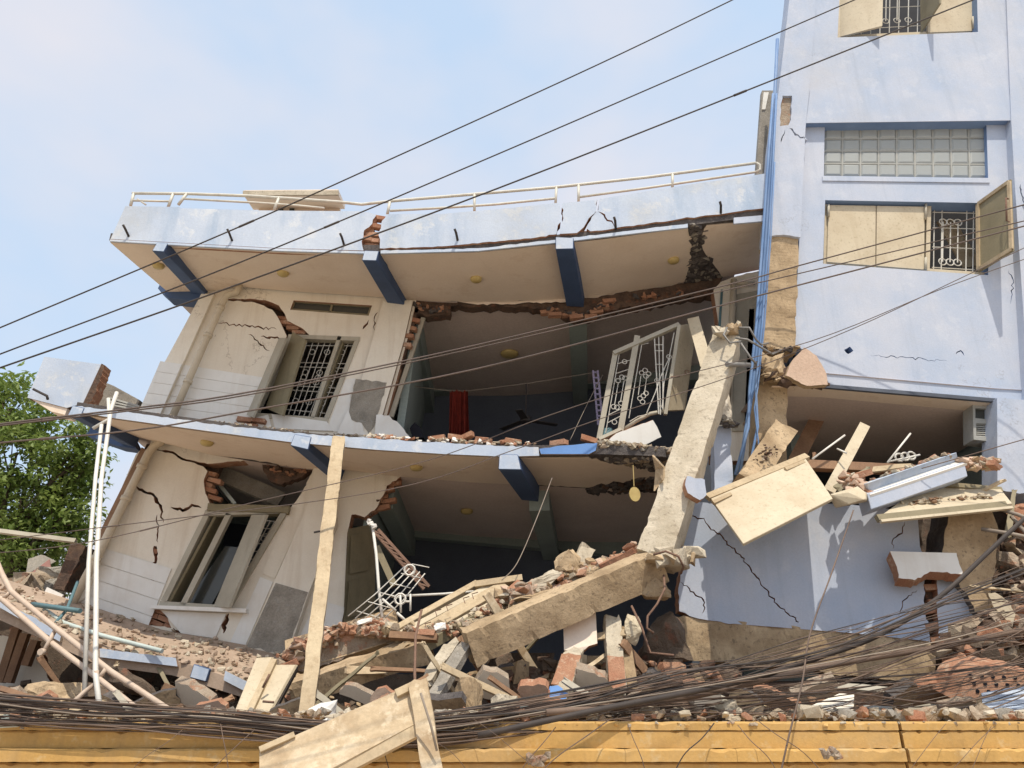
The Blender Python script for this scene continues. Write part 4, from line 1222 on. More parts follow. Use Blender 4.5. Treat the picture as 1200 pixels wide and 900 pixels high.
board('maroon_sheet', 'dull maroon metal sheet fallen beyond the cream wall, under the tree', 'sheet', [(22, 682, 12.2), (58, 655, 12.6), (60, 668, 12.4), (48, 694, 11.8)], 12.2, .03, 'maroon_sheet')
board('slab_fragment', 'rough brown slab edge standing against the left end of the cream wall', 'slab', J([(84, 634), (100, 640), (75, 692), (62, 690), (84, 634)], .8, 5)[:-1], 11.4, .3, ['broken_dark', 'broken_dark'])
board('grey_hood', 'grey curved roofing scrap lying above the maroon sheet', 'roofing', [(30, 675, 12.8), (33, 655, 13.0), (48, 650, 13.0), (62, 657, 12.8), (40, 668, 12.4)], 12.8, .05, 'grey_concrete')
board('plaster_board', 'small pale triangular board beside the maroon sheet', 'board', [(50, 698), (55, 688), (74, 697), (70, 704), (50, 704)], 11.0, .03, 'white_tile')
beam('grey_bar', 'grey bent bar crossing in front of the tree', 'bar', (-20, 619, 11.2), (88, 633, 11.2), .06, .06, 'grey_frame')
for i in range(9):
    r = random.Random(i + 70)
    rock('rubble_block', 'dusty broken block heaped beyond the end of the cream wall', 'rubble', r.uniform(0, 75), r.uniform(676, 700), 11.9 + r.uniform(-.3, .5), r.uniform(.25, .5), ['rubble', 'rubble'] if i % 2 else ['grey_concrete'], i + 300, 'blocks heaped beyond the cream wall')
# pale wall and timbers under the low slab, far left
board('pale_wall', 'stained pale wall standing under the sagging lower slab', 'wall', J([(-30, 735), (40, 755), (60, 800), (76, 830), (50, 860), (-30, 860)], 1.5, 6), 10.6, .15, ['cream_paint', 'brick'])
for k, (a, b) in enumerate((((18, 735), (-2, 800)), ((28, 742), (8, 800)), ((40, 750), (28, 780)))):
    beam('dark_timber', 'dark timber strut propped against the stained pale wall', 'timber', (*a, 10.3), (*b, 10.3), .10, .08, 'brown_timber', group='dark struts against the pale wall')

# ================================================================== RUBBLE HEAP
def mound():
    mb = MB(); nx, ny = 200, 64
    vs = []
    for i in range(nx + 1):
        for j in range(ny + 1):
            x = -8 + 16.5 * i / nx; y = 6.45 + 5.0 * j / ny
            t = (y - 6.45) / 5.0
            h = 1.30 + .22 * t + .12 * math.exp(-((x - .9) / 1.8) ** 2) * math.exp(-((y - 8.6) / 1.3) ** 2)
            h += .32 * noise.fractal(Vector((x * 1.3, y * 1.3, 3)), 1.0, 2.0, 4) + .10 * abs(noise.noise(Vector((x * 5, y * 5, 1)))) + .05 * noise.noise(Vector((x * 11, y * 11, 1)))
            w_ = 1 / (1 + math.exp((x + 2.0) * 3))
            h += w_ * (.35 * min(1, max(0, (y - 9.0) / .6)) - .45 * (1 if 6.75 < y < 9.2 else 0))
            if y < 6.7: h = min(h, 1.52)
            vs.append((x, y, h))
    fs = [[i * (ny + 1) + j, (i + 1) * (ny + 1) + j, (i + 1) * (ny + 1) + j + 1, i * (ny + 1) + j + 1] for i in range(nx) for j in range(ny)]
    mb.add(vs, fs)
    o = mb.build('rubble_mound', 'gravel_floor'); tag(o, 'heap of broken masonry filling the yard behind the yellow wall', 'rubble', kind='stuff')
    return vs
MV = mound()
def gravel(name, n, region, size, mats, seed, label):
    mb = MB(); r = random.Random(seed)
    for i in range(n):
        p = Vector(region(r)); sz = size * r.uniform(.3, 1.0) ** 1.5 + .015
        mb.chunk(p, (sz * r.uniform(.8, 1.6), sz, sz * r.uniform(.5, 1)), r.randrange(99999), r.randrange(len(mats)))
    return tag(mb.build(name, mats), label, 'rubble', kind='stuff')
gravel('loose_rubble', 4200, lambda r: (lambda p: (p[0] + r.uniform(-.1, .1), p[1] + r.uniform(-.1, .1), p[2] + .03))(MV[r.randrange(len(MV))]), .12,
       ['rubble', 'rubble_shade', 'concrete', 'brick', 'rubble', 'rubble_shade', 'rubble_shade'], 5, 'loose broken brick and plaster covering the rubble heap')
def on_low(r):
    t, s_ = r.random(), r.random() ** .7
    k = min(3, int(t * 4)); q = t * 4 - k
    return low_back[k].lerp(low_back[k + 1], q).lerp(low_front[k].lerp(low_front[k + 1], q), s_) + Vector((0, 0, .02))
gravel('slab_rubble', 380, on_low, .075, ['rubble', 'pink_floor', 'pale_concrete', 'rubble', 'pink_floor'], 8, 'small masonry crumbs scattered over the sagging lower slab')

# flat plaster slabs, splintered planks and brick lumps strewn over the heap
def strewn():
    r = random.Random(41)
    spots = [(575, 805, 7.9), (600, 790, 8.4), (625, 812, 7.7), (690, 800, 8.0), (705, 820, 7.5), (665, 838, 7.0), (745, 820, 7.6), (770, 800, 8.0), (800, 815, 7.7), (830, 822, 7.6), (870, 826, 7.4), (910, 822, 7.6), (955, 815, 7.8), (1060, 822, 7.5), (1095, 815, 7.7), (1120, 835, 7.2), (520, 835, 7.3), (450, 830, 7.4), (420, 815, 7.9), (340, 835, 7.6), (245, 838, 7.6), (225, 820, 8.4), (130, 838, 7.9), (40, 835, 8.0), (15, 825, 8.3), (180, 828, 8.4)]
    kinds = [('plaster_fragment', 'flat broken plaster fragment lying on the rubble heap', 'rubble', ['cream_paint', 'mortar']), ('concrete_fragment', 'flat broken concrete fragment lying on the rubble heap', 'rubble', ['concrete', 'dark_concrete']),
             ('brickwork_fragment', 'chunk of plastered brickwork lying on the rubble heap', 'rubble', ['pink_plaster', 'brick'])]
    for i, (u, v, y) in enumerate(spots):
        nm, lb, ct, ms = kinds[i % 3]
        k = r.randrange(5, 8); w_, h_ = r.uniform(.22, .42), r.uniform(.12, .28)
        a0 = r.uniform(0, 6)
        c = at(u, v, y)
        X = Vector((math.cos(.3 * r.uniform(-1, 1)), r.uniform(-.4, .4), r.uniform(-.6, .6))).normalized()
        Yv = Vector((r.uniform(-.3, .3), -r.uniform(.2, .8), r.uniform(.4, 1))); Yv = (Yv - X * Yv.dot(X)).normalized()
        loop = []
        for q in range(k * 3):
            t = 6.283 * q / (k * 3) + a0
            sq = 1 / max(abs(math.cos(t)), abs(math.sin(t))) ** .8
            loop.append(c + X * (w_ * .6 * sq * math.cos(t) * r.uniform(.85, 1.1)) + Yv * (h_ * .6 * sq * math.sin(t) * r.uniform(.8, 1.1)))
        nn = X.cross(Yv)
        if nn.y < 0: nn = -nn
        mb = MB(); mb.prism(loop, nn * r.uniform(.04, .11))
        tag(mb.build(nm, ms), lb, ct, 'flat pieces on the rubble heap, ' + nm)
    for i in range(18):
        u, v = [(560, 800), (610, 820), (690, 815), (725, 830), (780, 812), (850, 820), (900, 830), (980, 825), (1070, 832), (1130, 820), (460, 815), (400, 835), (330, 830), (230, 835), (150, 830), (70, 835), (30, 815), (1000, 805)][i]
        c = at(u, v, 7.7); a = r.uniform(-.9, .9)
        d = Vector((math.cos(a), r.uniform(-.5, .5), math.sin(a) * .8)).normalized() * r.uniform(.25, .55)
        mb = MB(); mb.bar(c - d, c + d, r.uniform(.04, .09), .025, (0, -1, .6), 0, 6, .004, i)
        tag(mb.build('splintered_plank', ['timber', 'brown_timber', 'grey_frame'][i % 3]), ('pale', 'dark brown', 'grey')[i % 3] + ' splintered plank lying on the rubble heap', 'plank', 'planks on the rubble heap, ' + ('pale', 'brown', 'grey')[i % 3])
strewn()
def along(pts, spread):
    def f(r):
        k = r.randrange(len(pts) - 1); t = r.random()
        a, b = pts[k], pts[k + 1]
        return at(a[0] + (b[0] - a[0]) * t + r.gauss(0, spread), a[1] + (b[1] - a[1]) * t + r.gauss(0, spread * .55), a[2] + (b[2] - a[2]) * t + r.uniform(-.1, .15))
    return f
gravel('beam_back_rubble', 330, along([(590, 700, 8.7), (640, 690, 8.8), (700, 668, 8.9), (762, 644, 8.8)], 9), .15, ['rubble', 'brick', 'pale_concrete', 'mortar', 'concrete', 'pink_plaster'], 31, 'broken brick and mortar heaped behind the sloping concrete beam')
gravel('frame_rubble', 220, along([(440, 738, 8.7), (500, 742, 8.5), (560, 728, 8.5), (600, 705, 8.7)], 8), .09, ['rubble', 'brick', 'pale_concrete', 'mortar', 'timber'], 32, 'plaster crumbs and splinters scattered over the fallen cream window frame')
gravel('ridge_rubble', 260, along([(330, 776, 8.9), (376, 748, 8.9), (430, 736, 8.9), (470, 740, 8.8)], 7), .12, ['brick', 'pink_brick', 'mortar', 'rubble', 'pink_plaster'], 33, 'broken bricks crusting the floor slab edge behind the tall timber post')
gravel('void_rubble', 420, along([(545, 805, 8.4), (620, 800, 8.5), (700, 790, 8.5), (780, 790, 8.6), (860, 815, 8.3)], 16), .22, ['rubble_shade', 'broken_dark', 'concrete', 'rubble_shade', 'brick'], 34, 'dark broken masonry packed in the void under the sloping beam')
gravel('stump_rubble', 420, along([(1130, 770, 8.4), (1180, 740, 8.8), (1210, 700, 9.0), (1190, 640, 9.3)], 18), .24, ['rubble_shade', 'broken_dark', 'brick', 'rubble', 'mortar'], 35, 'dark brick rubble filling the gap right of the concrete stump')
def splinters():
    r = random.Random(77)
    spots = [(455, 770, 8.5), (480, 785, 8.2), (430, 785, 8.4), (400, 800, 8.2), (520, 790, 7.9), (560, 780, 8.2), (600, 742, 8.5), (640, 735, 8.5), (700, 745, 8.3), (745, 770, 8.2), (690, 780, 8.2), (1000, 560, 8.9), (1035, 548, 9.0), (950, 556, 9.0), (1150, 575, 9.0), (1185, 600, 8.9), (1175, 690, 8.8), (60, 790, 9.2), (120, 800, 9.2), (190, 790, 9.3)]
    for i, (u, v, y) in enumerate(spots):
        c = at(u, v, y); a = r.uniform(-1.2, 1.2)
        d = Vector((math.cos(a), r.uniform(-.5, .5), math.sin(a) * .9)).normalized() * r.uniform(.2, .5)
        mb = MB(); mb.bar(c - d, c + d, r.uniform(.03, .11), .03, (0, -1, .6), 0, 6, .005, i, None, r.uniform(.5, 1))
        k = i % 4
        tag(mb.build('splintered_board', ['timber', 'brown_timber', 'plywood', 'olive_wood'][k]), ('pale', 'dark brown', 'tan', 'olive')[k] + ' splintered board jammed in the wreckage above the rubble heap', 'board', 'boards in the wreckage, ' + ('pale', 'brown', 'tan', 'olive')[k])
splinters()

# ---- pieces lying in the dark under the low slab
board('brown_board', 'square brown board leaning in the dark under the lower slab', 'board', [(193, 800), (220, 812), (205, 850), (172, 838)], 8.9, .04, 'brown_timber')
rock('dust_slab', 'flat dusty slab piece tilted under the white poles', 'slab', 60, 815, 8.6, (.9, .5, .25), ['concrete'], 12)
rock('dust_slab', 'brown slab piece lying under the long pink pipes', 'slab', 150, 800, 9.3, (1.2, .7, .3), ['rubble_shade'], 15)
rock('dust_slab', 'grey slab lump lying below the stained pale wall', 'slab', 110, 820, 8.8, (.7, .6, .35), ['rubble_shade'], 19)

# ================================================================== BIG DEBRIS, left to right
# white pole pair (bent railing uprights)
def pole(label, pts, y, r, mat, name='bent_pole'):
    return one(name, label, 'pole', lambda mb: mb.tube(px(pts, y), r, 8), [mat])
pole('bent white pole hanging from the balcony corner, the longer of the pair', [(137, 460, 9.2), (130, 480, 9.1), (119, 560, 8.6), (113, 660, 8.0), (112, 770, 7.7), (112, 790, 7.6), (117, 833, 7.4)], 8, .025, 'white_metal')
pole('shorter straight white pole beside the long bent pole', [(119, 498, 9.0), (112, 560, 8.6), (104, 660, 8.1), (99, 810, 7.7)], 8, .022, 'white_metal')
pole('short white crossbar joining the two white poles at the top', [(109, 502, 9.05), (128, 491, 9.05), (127, 467, 9.1)], 8, .022, 'white_metal', 'cross_bar')
pole('short pale elbow pipe joining the white poles at their foot', [(87, 822, 7.5), (99, 811, 7.6), (113, 800, 7.6), (113, 786, 7.6)], 8, .022, 'pink_pipe', 'elbow_pipe')
# fallen pink railing
def fallen_rail():
    t = thing('fallen_railing', 'long pinkish pipe railing fallen diagonally in front of the lower slab', 'railing', at(120, 840, 7.8))
    A = [(-20, 620, 8.9), (2, 672, 8.8), (13, 693, 8.7), (60, 732, 8.5), (130, 787, 8.2), (216, 844, 7.8)]
    B = [(-20, 695, 8.8), (2, 702, 8.7), (60, 753, 8.5), (115, 795, 8.2), (176, 843, 7.8)]
    for P in (A, B):
        m = MB(); m.tube(px(P), .029, 8); m.build('rail', 'pink_pipe', t)
    for a, b in (((13, 693, 8.7), (3, 702, 8.7)), ((65, 738, 8.5), (51, 764, 8.45)), ((124, 784, 8.2), (116, 795, 8.2))):
        m = MB(); m.tube(px([a, b]), .022, 8); m.build('rail_post', 'pink_pipe', t)
    m = MB(); m.tube(px([(51, 764, 8.45), (47, 764, 8.4)]), .035, 8); m.build('foot_flange', 'pink_pipe', t)
fallen_rail()
pole('dark teal pipe lying level on the lower slab, against the wall foot', [(38, 708, 9.9), (94, 716, 9.6)], 9.8, .03, 'teal_pipe', 'teal_pipe')
pole('teal pipe leaning on the tiled wall, bent at its foot', [(91, 682, 10.3), (78, 715, 9.8), (65, 730, 9.6)], 9.8, .02, 'teal_pipe', 'teal_pipe')
pole('long pale green pipe lying along the lower slab', [(52, 714, 9.9), (75, 730, 9.7), (120, 745, 9.5), (190, 763, 9.2)], 9.8, .026, 'pale_pipe', 'pale_green_pipe')
# cream door leaf standing on the yellow wall
def cream_door():
    t = thing('fallen_door', 'cream door leaf with bolts leaning below the grey stripped pillar', 'door', at(300, 850, 7.6))
    P = px([(300, 771, 8.2), (318, 770, 8.2), (288, 848, 7.6), (272, 840, 7.6)])
    m = MB(); m.prism(P, (0.02, .04, 0)); m.build('leaf', 'cream_panel', t, .004)
    P = px([(323, 779, 8.15), (346, 779, 8.15), (306, 850, 7.55), (284, 850, 7.55)])
    m = MB(); m.prism(P, (0.02, .04, 0)); m.build('leaf', 'cream_panel', t, .004)
    m = MB(); m.bar(at(321, 772, 8.15), at(285, 848, 7.5), .06, .05); m.build('stile', 'timber', t)
    m = MB(); m.bar(at(347, 781, 8.2), at(310, 850, 7.6), .04, .05); m.build('edge_strip', 'cable', t)
    for a, b in (((316, 790), (308, 806)), ((296, 820), (290, 832))):
        m = MB(); m.tube(px([a, b], 7.75), .012, 6); m.build('bolt', 'rust_steel', t)
    m = MB(); m.tube(px([(308, 822), (321, 823)], 7.6), .012, 6); m.build('handle', 'rust_steel', t)
cream_door()
rock('plaster_piece', 'bright white plaster lump standing by the foot of the tall timber post', 'plaster', 376, 840, 7.2, (.28, .2, .3), ['white_tile'], 5)
# tall timber post
one('timber_post', 'tall pale timber post propping the middle slab', 'post', lambda mb: mb.bar(at(397, 511, 9.2), at(357, 850, 7.3), .16, .13, (0.2, -1, .2), 0, 14, .004, 2, None, .82), ['timber'])
one('wire_scrap', 'dark wire scrap hooked on the tall timber post', 'wire', lambda mb: mb.tube(px([(383, 594), (388, 603), (387, 615), (378, 622), (368, 624)], 8.6), .012, 5), ['cable'])

# broken slab edge with bricks rising to the right
def brick_ridge():
    t = thing('broken_slab_edge', 'broken floor slab edge crusted with bricks behind the tall timber post', 'slab', at(390, 790, 9.0))
    panel('slab', J([(326, 780), (352, 762), (376, 745), (420, 733), (455, 735), (470, 742), (470, 752), (440, 756), (385, 778), (340, 790), (326, 780)], 1.5, 5)[:-1], 8.9, .8, ['mortar', 'broken_dark'], t)
    brickwork(t, [(328, 772), (352, 756), (378, 745), (384, 756), (350, 772), (335, 784)], 8.86, .45, 21, .05, .5, .8)
    brickwork(t, [(378, 742), (420, 730), (456, 728), (458, 744), (420, 750), (384, 760)], 8.85, .2, 22, .05, .5, .75)
    crumble(t, [(330, 770), (376, 742), (420, 730), (455, 728)], 8.95, .08, 110, ['rubble', 'brick', 'pale_concrete', 'mortar'], 51, spread=4, name='rubble_line')
    m = MB(); m.bar(at(338, 792, 8.95), at(470, 752, 8.95), .12, .4, (0, -.4, -1)); m.build('slab_soffit', 'concrete', t)
brick_ridge()
board('grey_beam_side', 'blue grey beam flank lying in shade below the bricky slab edge', 'beam', [(345, 808), (395, 792), (455, 768), (475, 752), (480, 760), (440, 790), (360, 812)], 8.7, .2, ['parapet_paint', 'concrete'])
beam('curved_beam', 'long tan beam lying in shade behind the tall timber post', 'beam', (340, 815, 8.6), (500, 765, 8.4), .22, .3, 'concrete', (0, -1, -.4), 12, .01, 6)
# cream window frames lying on the heap
def frame_pile():
    t = thing('fallen_window_frame', 'fallen cream window frame sloping up beside the concrete beam', 'frame', at(520, 745, 8.6))
    for k, (a, b, w, h) in enumerate((((462, 736, 8.7), (560, 681, 9.2), .09, .22), ((470, 741, 8.6), (586, 679, 9.1), .08, .10), ((482, 746, 8.5), (592, 684, 9.0), .16, .06), ((492, 752, 8.42), (596, 694, 8.9), .05, .14), ((502, 757, 8.36), (592, 707, 8.75), .11, .05))):
        m = MB(); m.bar(at(*a), at(*b), w, h, (-.2, -.75, .62) if k != 4 else (0, -.9, -.3)); m.build('rail', ('timber', 'cream_panel', 'timber', 'cream_panel', 'olive_wood')[k], t, .004)
    m = MB(); m.bar(at(556, 684, 9.0), at(612, 676, 9.0), .07, .1); m.build('rail', 'timber', t)
    for u, v in ((512, 722), (525, 716), (545, 707), (555, 702), (500, 737), (560, 716)):
        m = MB(); m.tube(px([(u, v, 8.55), (u - 2, v - 6, 8.58), (u + 5, v - 8, 8.6)]), .006, 4); m.build('hook', 'rust_steel', t)
frame_pile()
def brown_frame():
    t = thing('brown_crosspiece', 'short brown timber rail with orange patch lying across the cream frame', 'timber', at(480, 750, 8.3))
    m = MB(); m.bar(at(456, 743, 8.3), at(512, 746, 8.25), .07, .08); m.build('rail', 'brown_timber', t)
    m = MB(); m.bar(at(490, 740, 8.28), at(509, 741, 8.24), .06, .06); m.build('patch', 'brick', t)
brown_frame()
rock('plaster_piece', 'small white plaster chip lying on the cream window frame', 'plaster', 516, 734, 8.3, (.13, .1, .09), ['white_tile'], 8)
one('red_board', 'red brown plank wedged behind the concrete beam', 'plank', lambda mb: mb.bar(at(572, 714, 8.65), at(610, 681, 8.85), .10, .05, (-.2, -.8, .6)), ['brick'])
# broken concrete lumps on top of the heap
rock('concrete_lump', 'long pale concrete lump lying behind the sloping beam', 'concrete', 634, 684, 8.8, (.55, .3, .16), ['pale_concrete'], 31)
beam('broken_post', 'broken square concrete post with rebar poking up from the heap', 'concrete', (668, 682, 8.8), (690, 640, 9.0), .16, .16, ['pale_concrete'], (.3, -1, .4), 5, .006, 4)
rock('concrete_lump', 'rounded concrete lump behind the broken square post', 'concrete', 664, 660, 9.0, (.32, .3, .35), ['concrete'], 33)
rock('concrete_lump', 'rough concrete lump between the broken post and the leaning column', 'concrete', 705, 668, 8.9, (.5, .4, .3), ['concrete'], 37)
rock('tile_slab', 'grey tile backed slab lying under the pale lump', 'slab', 628, 698, 8.7, (.75, .3, .14), ['concrete'], 41)
for i, (u, v) in enumerate(((722, 656), (735, 650), (712, 660), (745, 645), (655, 688), (650, 694), (760, 640))):
    o = place('loose_brick', BRICKS[i % 4], at(u, v, 8.75), (.3, -.45, rnd.uniform(-.5, .5)))
    tag(o, 'loose red brick perched behind the sloping concrete beam', 'brick', 'bricks behind the sloping beam')
# the sloping concrete beam
def sloping_beam():
    t = thing('fallen_concrete_beam', 'heavy fallen concrete beam sloping up to the leaning column foot', 'beam', at(650, 775, 8.0))
    m = MB(); m.bar(at(552, 762, 7.9), at(778, 664, 8.2), .34, .30, (0, -.93, -.36), 0, 22, .004, 11); m.build('beam', 'concrete', t)
    crumble(t, [(770, 655, 8.1), (790, 652, 8.1), (815, 650, 8.15)], 8.1, .16, 26, ['pale_concrete', 'concrete', 'pale_concrete'], 61, spread=9, name='crushed_end')
    m = MB(); m.chunk(at(800, 655, 8.15), (.46, .34, .26), 77); m.build('crushed_lump', 'pale_concrete', t, .015)
    for P in ([(766, 650, 7.95), (780, 646, 7.85), (795, 652, 7.85), (801, 664, 7.9), (798, 672, 8.0)], [(778, 674, 8.1), (779, 690, 8.0), (770, 708, 7.9), (759, 722, 7.9), (758, 736, 7.9), (766, 742, 7.9)], [(740, 710, 8.1), (752, 735, 8.0), (762, 765, 7.95), (790, 768, 7.9)]):
        m = MB(); m.tube(px(P), .012, 6); m.build('rebar', 'rust_steel', t)
sloping_beam()
# leaning column
def leaning_column():
    t = thing('leaning_column', 'tall broken concrete column leaning against the tower corner', 'column', at(770, 645, 8.3))
    m = MB(); m.bar(at(851, 392, 8.95), at(766, 648, 8.25), .345, .34, (-.35, -1, .1), 0, 24, .003, 12, None, 1.12); m.build('shaft', 'pale_concrete', t)
    crumble(t, [(846, 390, 8.9), (866, 382, 8.95)], 8.9, .13, 16, ['pale_concrete', 'concrete'], 63, spread=5, name='crushed_head')
    for P in ([(866, 384, 8.85), (878, 384, 8.8), (886, 398, 8.8), (892, 404, 8.9), (900, 402, 9.1)], [(862, 396, 8.85), (876, 398, 8.8), (890, 406, 8.85), (905, 415, 8.95), (916, 410, 9.15)], [(852, 384, 8.8), (848, 392, 8.7), (855, 402, 8.7), (868, 400, 8.75)], [(868, 402, 8.8), (880, 420, 8.8), (886, 426, 8.85)]):
        m = MB(); m.tube(px(P), .014, 6); m.build('rebar', 'grey_steel', t)
    m = MB(); m.tube(px([(852, 427, 8.7), (878, 428, 8.95)]), .035, 8); m.build('pipe_stub', 'grey_steel', t)
leaning_column()
board('plaster_flake', 'cream plaster flake curling off at the foot of the leaning column side', 'plaster', J([(766, 533, 8.5), (772, 540, 8.4), (780, 548, 8.4), (778, 562, 8.4), (768, 575, 8.5)], .8, 4) + [(770, 550, 8.6)], 8.5, .02, ['cream_paint', 'concrete'])
one('hanging_lamp', 'round yellow lamp cover dangling by its wire from the broken middle slab', 'lamp', lambda mb: (mb.tube(px([(742, 545), (743, 570)], 9.2), .006, 4), mb.prism([at(744, 579, 9.1) + Vector((.07 * math.cos(k * .3927), .02 * math.cos(k * .3927), .09 * math.sin(k * .3927))) for k in range(16)], (0, .03, 0))), ['lamp_brass'])
# wood board and stubs leaning behind the column
beam('leaning_board', 'pale plank leaning behind the head of the leaning column', 'plank', (812, 372, 10.2), (828, 428, 9.8), .17, .06, ['cream_panel'], (-.3, -1, .2))
beam('plaster_stub', 'white painted concrete stub hanging beside the blue pipes', 'concrete', (846, 498, 9.4), (849, 575, 9.2), .23, .2, ['blue_paint'], (0, -1, .1), 6, .006, 9)
rock('plaster_wedge', 'pale plaster wedge above the white painted stub', 'plaster', 846, 478, 9.7, (.25, .2, .45), ['cream_paint'], 9)
crumble(house, [(836, 490, 9.3), (858, 497, 9.3)], 9.3, .10, 24, ['dark_concrete', 'grey_concrete'], 65, spread=5)
one('white_wall_slab', 'white wall slab lying behind the twisted window grille', 'slab', lambda mb: mb.prism(px(J([(704, 524), (722, 508), (765, 492), (770, 500), (775, 512), (758, 520), (720, 530)], 1, 6), 10.2), (0, .15, .05)), ['white_tile', 'brick'])

# twisted window frame with grille, upper floor right
def twisted_window():
    y = 10.3
    t = thing('twisted_window_frame', 'twisted white window frame with ornate grille hanging in the torn upper room', 'window frame', at(730, 520, y))
    for k, (a, b, w) in enumerate((((721, 414), (702, 514), .075), ((747, 393), (727, 505), .085), ((719, 413), (796, 379), .065), ((702, 514), (728, 502), .05), ((796, 380), (780, 485), .05))):
        m = MB(); m.bar(at(*a, y - .01 * k), at(*b, y - .01 * k), w, .06); m.build('frame_bar', 'grey_frame', t)
    m = MB(); m.tube(px([(730, 504), (745, 494), (762, 485), (778, 482)], y + .05), .03, 6); m.build('frame_bar', 'grey_frame', t)
    g1 = MB(); f = bil([(724, 416), (740, 412), (726, 498), (708, 508)], y + .02)
    g1.tube([f(.1, 0), f(.1, 1)], .006, 4)
    for tt in (.12, .25, .78, .88): g1.tube([f(.1, tt), f(1, tt)], .006, 4)
    for s_, tt in ((.6, .12), (.35, .36), (.6, .33), (.85, .36), (.35, .7), (.6, .73), (.85, .7), (.6, .92)): g1.ring(f(s_, tt), .035, .006)
    for s_ in (.4, .8): g1.tube([f(s_, .4), f(s_, .68)], .006, 4)
    g1.build('grille', 'white_metal', t)
    g2 = MB(); f = bil([(752, 404), (790, 386), (778, 482), (735, 500)], y + .04)
    g2.tube(px([(767, 397), (772, 485)], y), .009, 4); g2.tube(px([(772, 395), (774, 486)], y), .007, 4); g2.tube(px([(777, 394), (777, 480)], y), .009, 4)
    for v in (404, 411, 427, 446, 468, 476): g2.tube(px([(766.5 + (v - 397) * .06, v), (777.5, v)], y), .007, 4)
    g2.tube(px([(790, 390), (784, 420), (775, 440), (768, 460), (758, 484)], y), .007, 4)
    g2.tube(px([(785, 420), (778, 450), (776, 478)], y), .007, 4)
    g2.tube(px([(760, 402), (752, 404), (744, 450), (737, 490)], y), .006, 4)
    g2.tube(px([(738, 494), (748, 488), (758, 486)], y), .007, 4)
    for u, v in ((752, 437), (756, 434), (760, 438), (757, 441), (754, 464), (750, 467), (757, 461), (753, 471), (770, 446), (784, 418)): g2.ring(at(u, v, y), .035, .006)
    for u in (751, 758): g2.tube(px([(u, 441), (u - 3, 463)], y), .006, 4)
    g2.build('grille', 'white_metal', t)
    m = MB(); m.prism(px([(797, 381, y), (816, 378, y + .25), (802, 480, y + .25), (781, 481, y)]), (.02, .04, 0)); sh = sub(m.build('shutter', 'cream_panel', t))
    m = MB(); m.tube(px([(786, 442), (797, 441)], y - .04), .012, 6); m.build('bolt', 'rust_steel', sh)
    m = MB(); m.ring(at(805, 436, y + .08), .03, .008); m.build('handle', 'rust_steel', sh)
twisted_window()
one('purple_rack', 'narrow purple metal ladder rack standing in the upper room', 'rack', lambda mb: ([mb.bar(at(u, 434, 11.6), at(u + 6, 498, 11.6), .03, .02) for u in (695, 700.5)], [mb.bar(at(694.5 + k * .55, 436 + k * 6.4, 11.6), at(701.5 + k * .55, 436 + k * 6.4, 11.6), .03, .02) for k in range(10)]), ['purple_metal'])
rock('teal_bag', 'small teal bag lying at the foot of the twisted window frame', 'bag', 711, 507, 10.4, (.18, .12, .16), ['teal_pipe'], 4)

# curtain and fan in the upper room
def curtain():
    mb = MB(); n, m_ = 40, 14
    vs = []
    for j in range(m_ + 1):
        for i in range(n + 1):
            t, s_ = j / m_, i / n
            c = at(527 + (549 - 527) * s_ + (0 if j else 0) - 2 * t * (1 - s_) + 1.5 * t * s_, 458 + 60 * t, 12.0)
            vs.append(c + Vector((.012 * math.sin(i * .6 + t), .045 * math.sin(i * 1.35 + 1.5 * t) * (.6 + .6 * t), -.02 * math.sin(i * .9) * (1 - t))))
    mb.add(vs, [[j * (n + 1) + i, j * (n + 1) + i + 1, (j + 1) * (n + 1) + i + 1, (j + 1) * (n + 1) + i] for j in range(m_) for i in range(n)], 0, True)
    mb.add([p + Vector((0, .01, 0)) for p in vs], [[j * (n + 1) + i, j * (n + 1) + i + 1, (j + 1) * (n + 1) + i + 1, (j + 1) * (n + 1) + i] for j in range(m_) for i in range(n)], 0, True)
    tag(mb.build('hanging_cloth', 'red_cloth'), 'red cloth hanging on a line in the torn upper room', 'cloth')
curtain()
one('clothes_line', 'thin line strung across the torn upper room carrying the red cloth', 'line', lambda mb: mb.tube(px([(470, 451), (527, 458), (549, 458), (620, 449), (700, 436)], 12.0), .006, 4), ['pale_cable'])
one('dark_garment', 'dark garment lump hanging low in the upper room beside the red cloth', 'cloth', lambda mb: mb.prism(px(J([(483, 512), (480, 502), (486, 495), (492, 500), (497, 513)], .8, 4) , 11.7), (0, .15, 0)), ['dark_cloth'])
def fan():
    t = thing('ceiling_fan', 'dark ceiling fan hanging by its rod in the upper room', 'fan', at(617, 492, 13.0))
    m = MB(); m.tube(px([(617, 449), (616, 488)], 13.0), .012, 6); m.build('rod', 'fan_metal', t)
    m = MB(); c = at(616, 492, 13.0); m.tube([c + Vector((0, 0, .06)), c, c - Vector((0, 0, .05))], .10, 12); m.build('motor', 'fan_metal', t)
    for k in range(3):
        a = k * 2.094 + .3; d = Vector((math.cos(a), math.sin(a), -.05))
        m = MB(); m.bar(c + d * .1, c + d * .6, .13, .01, (0, 0, 1)); m.build('blade', 'fan_metal', t)
fan()

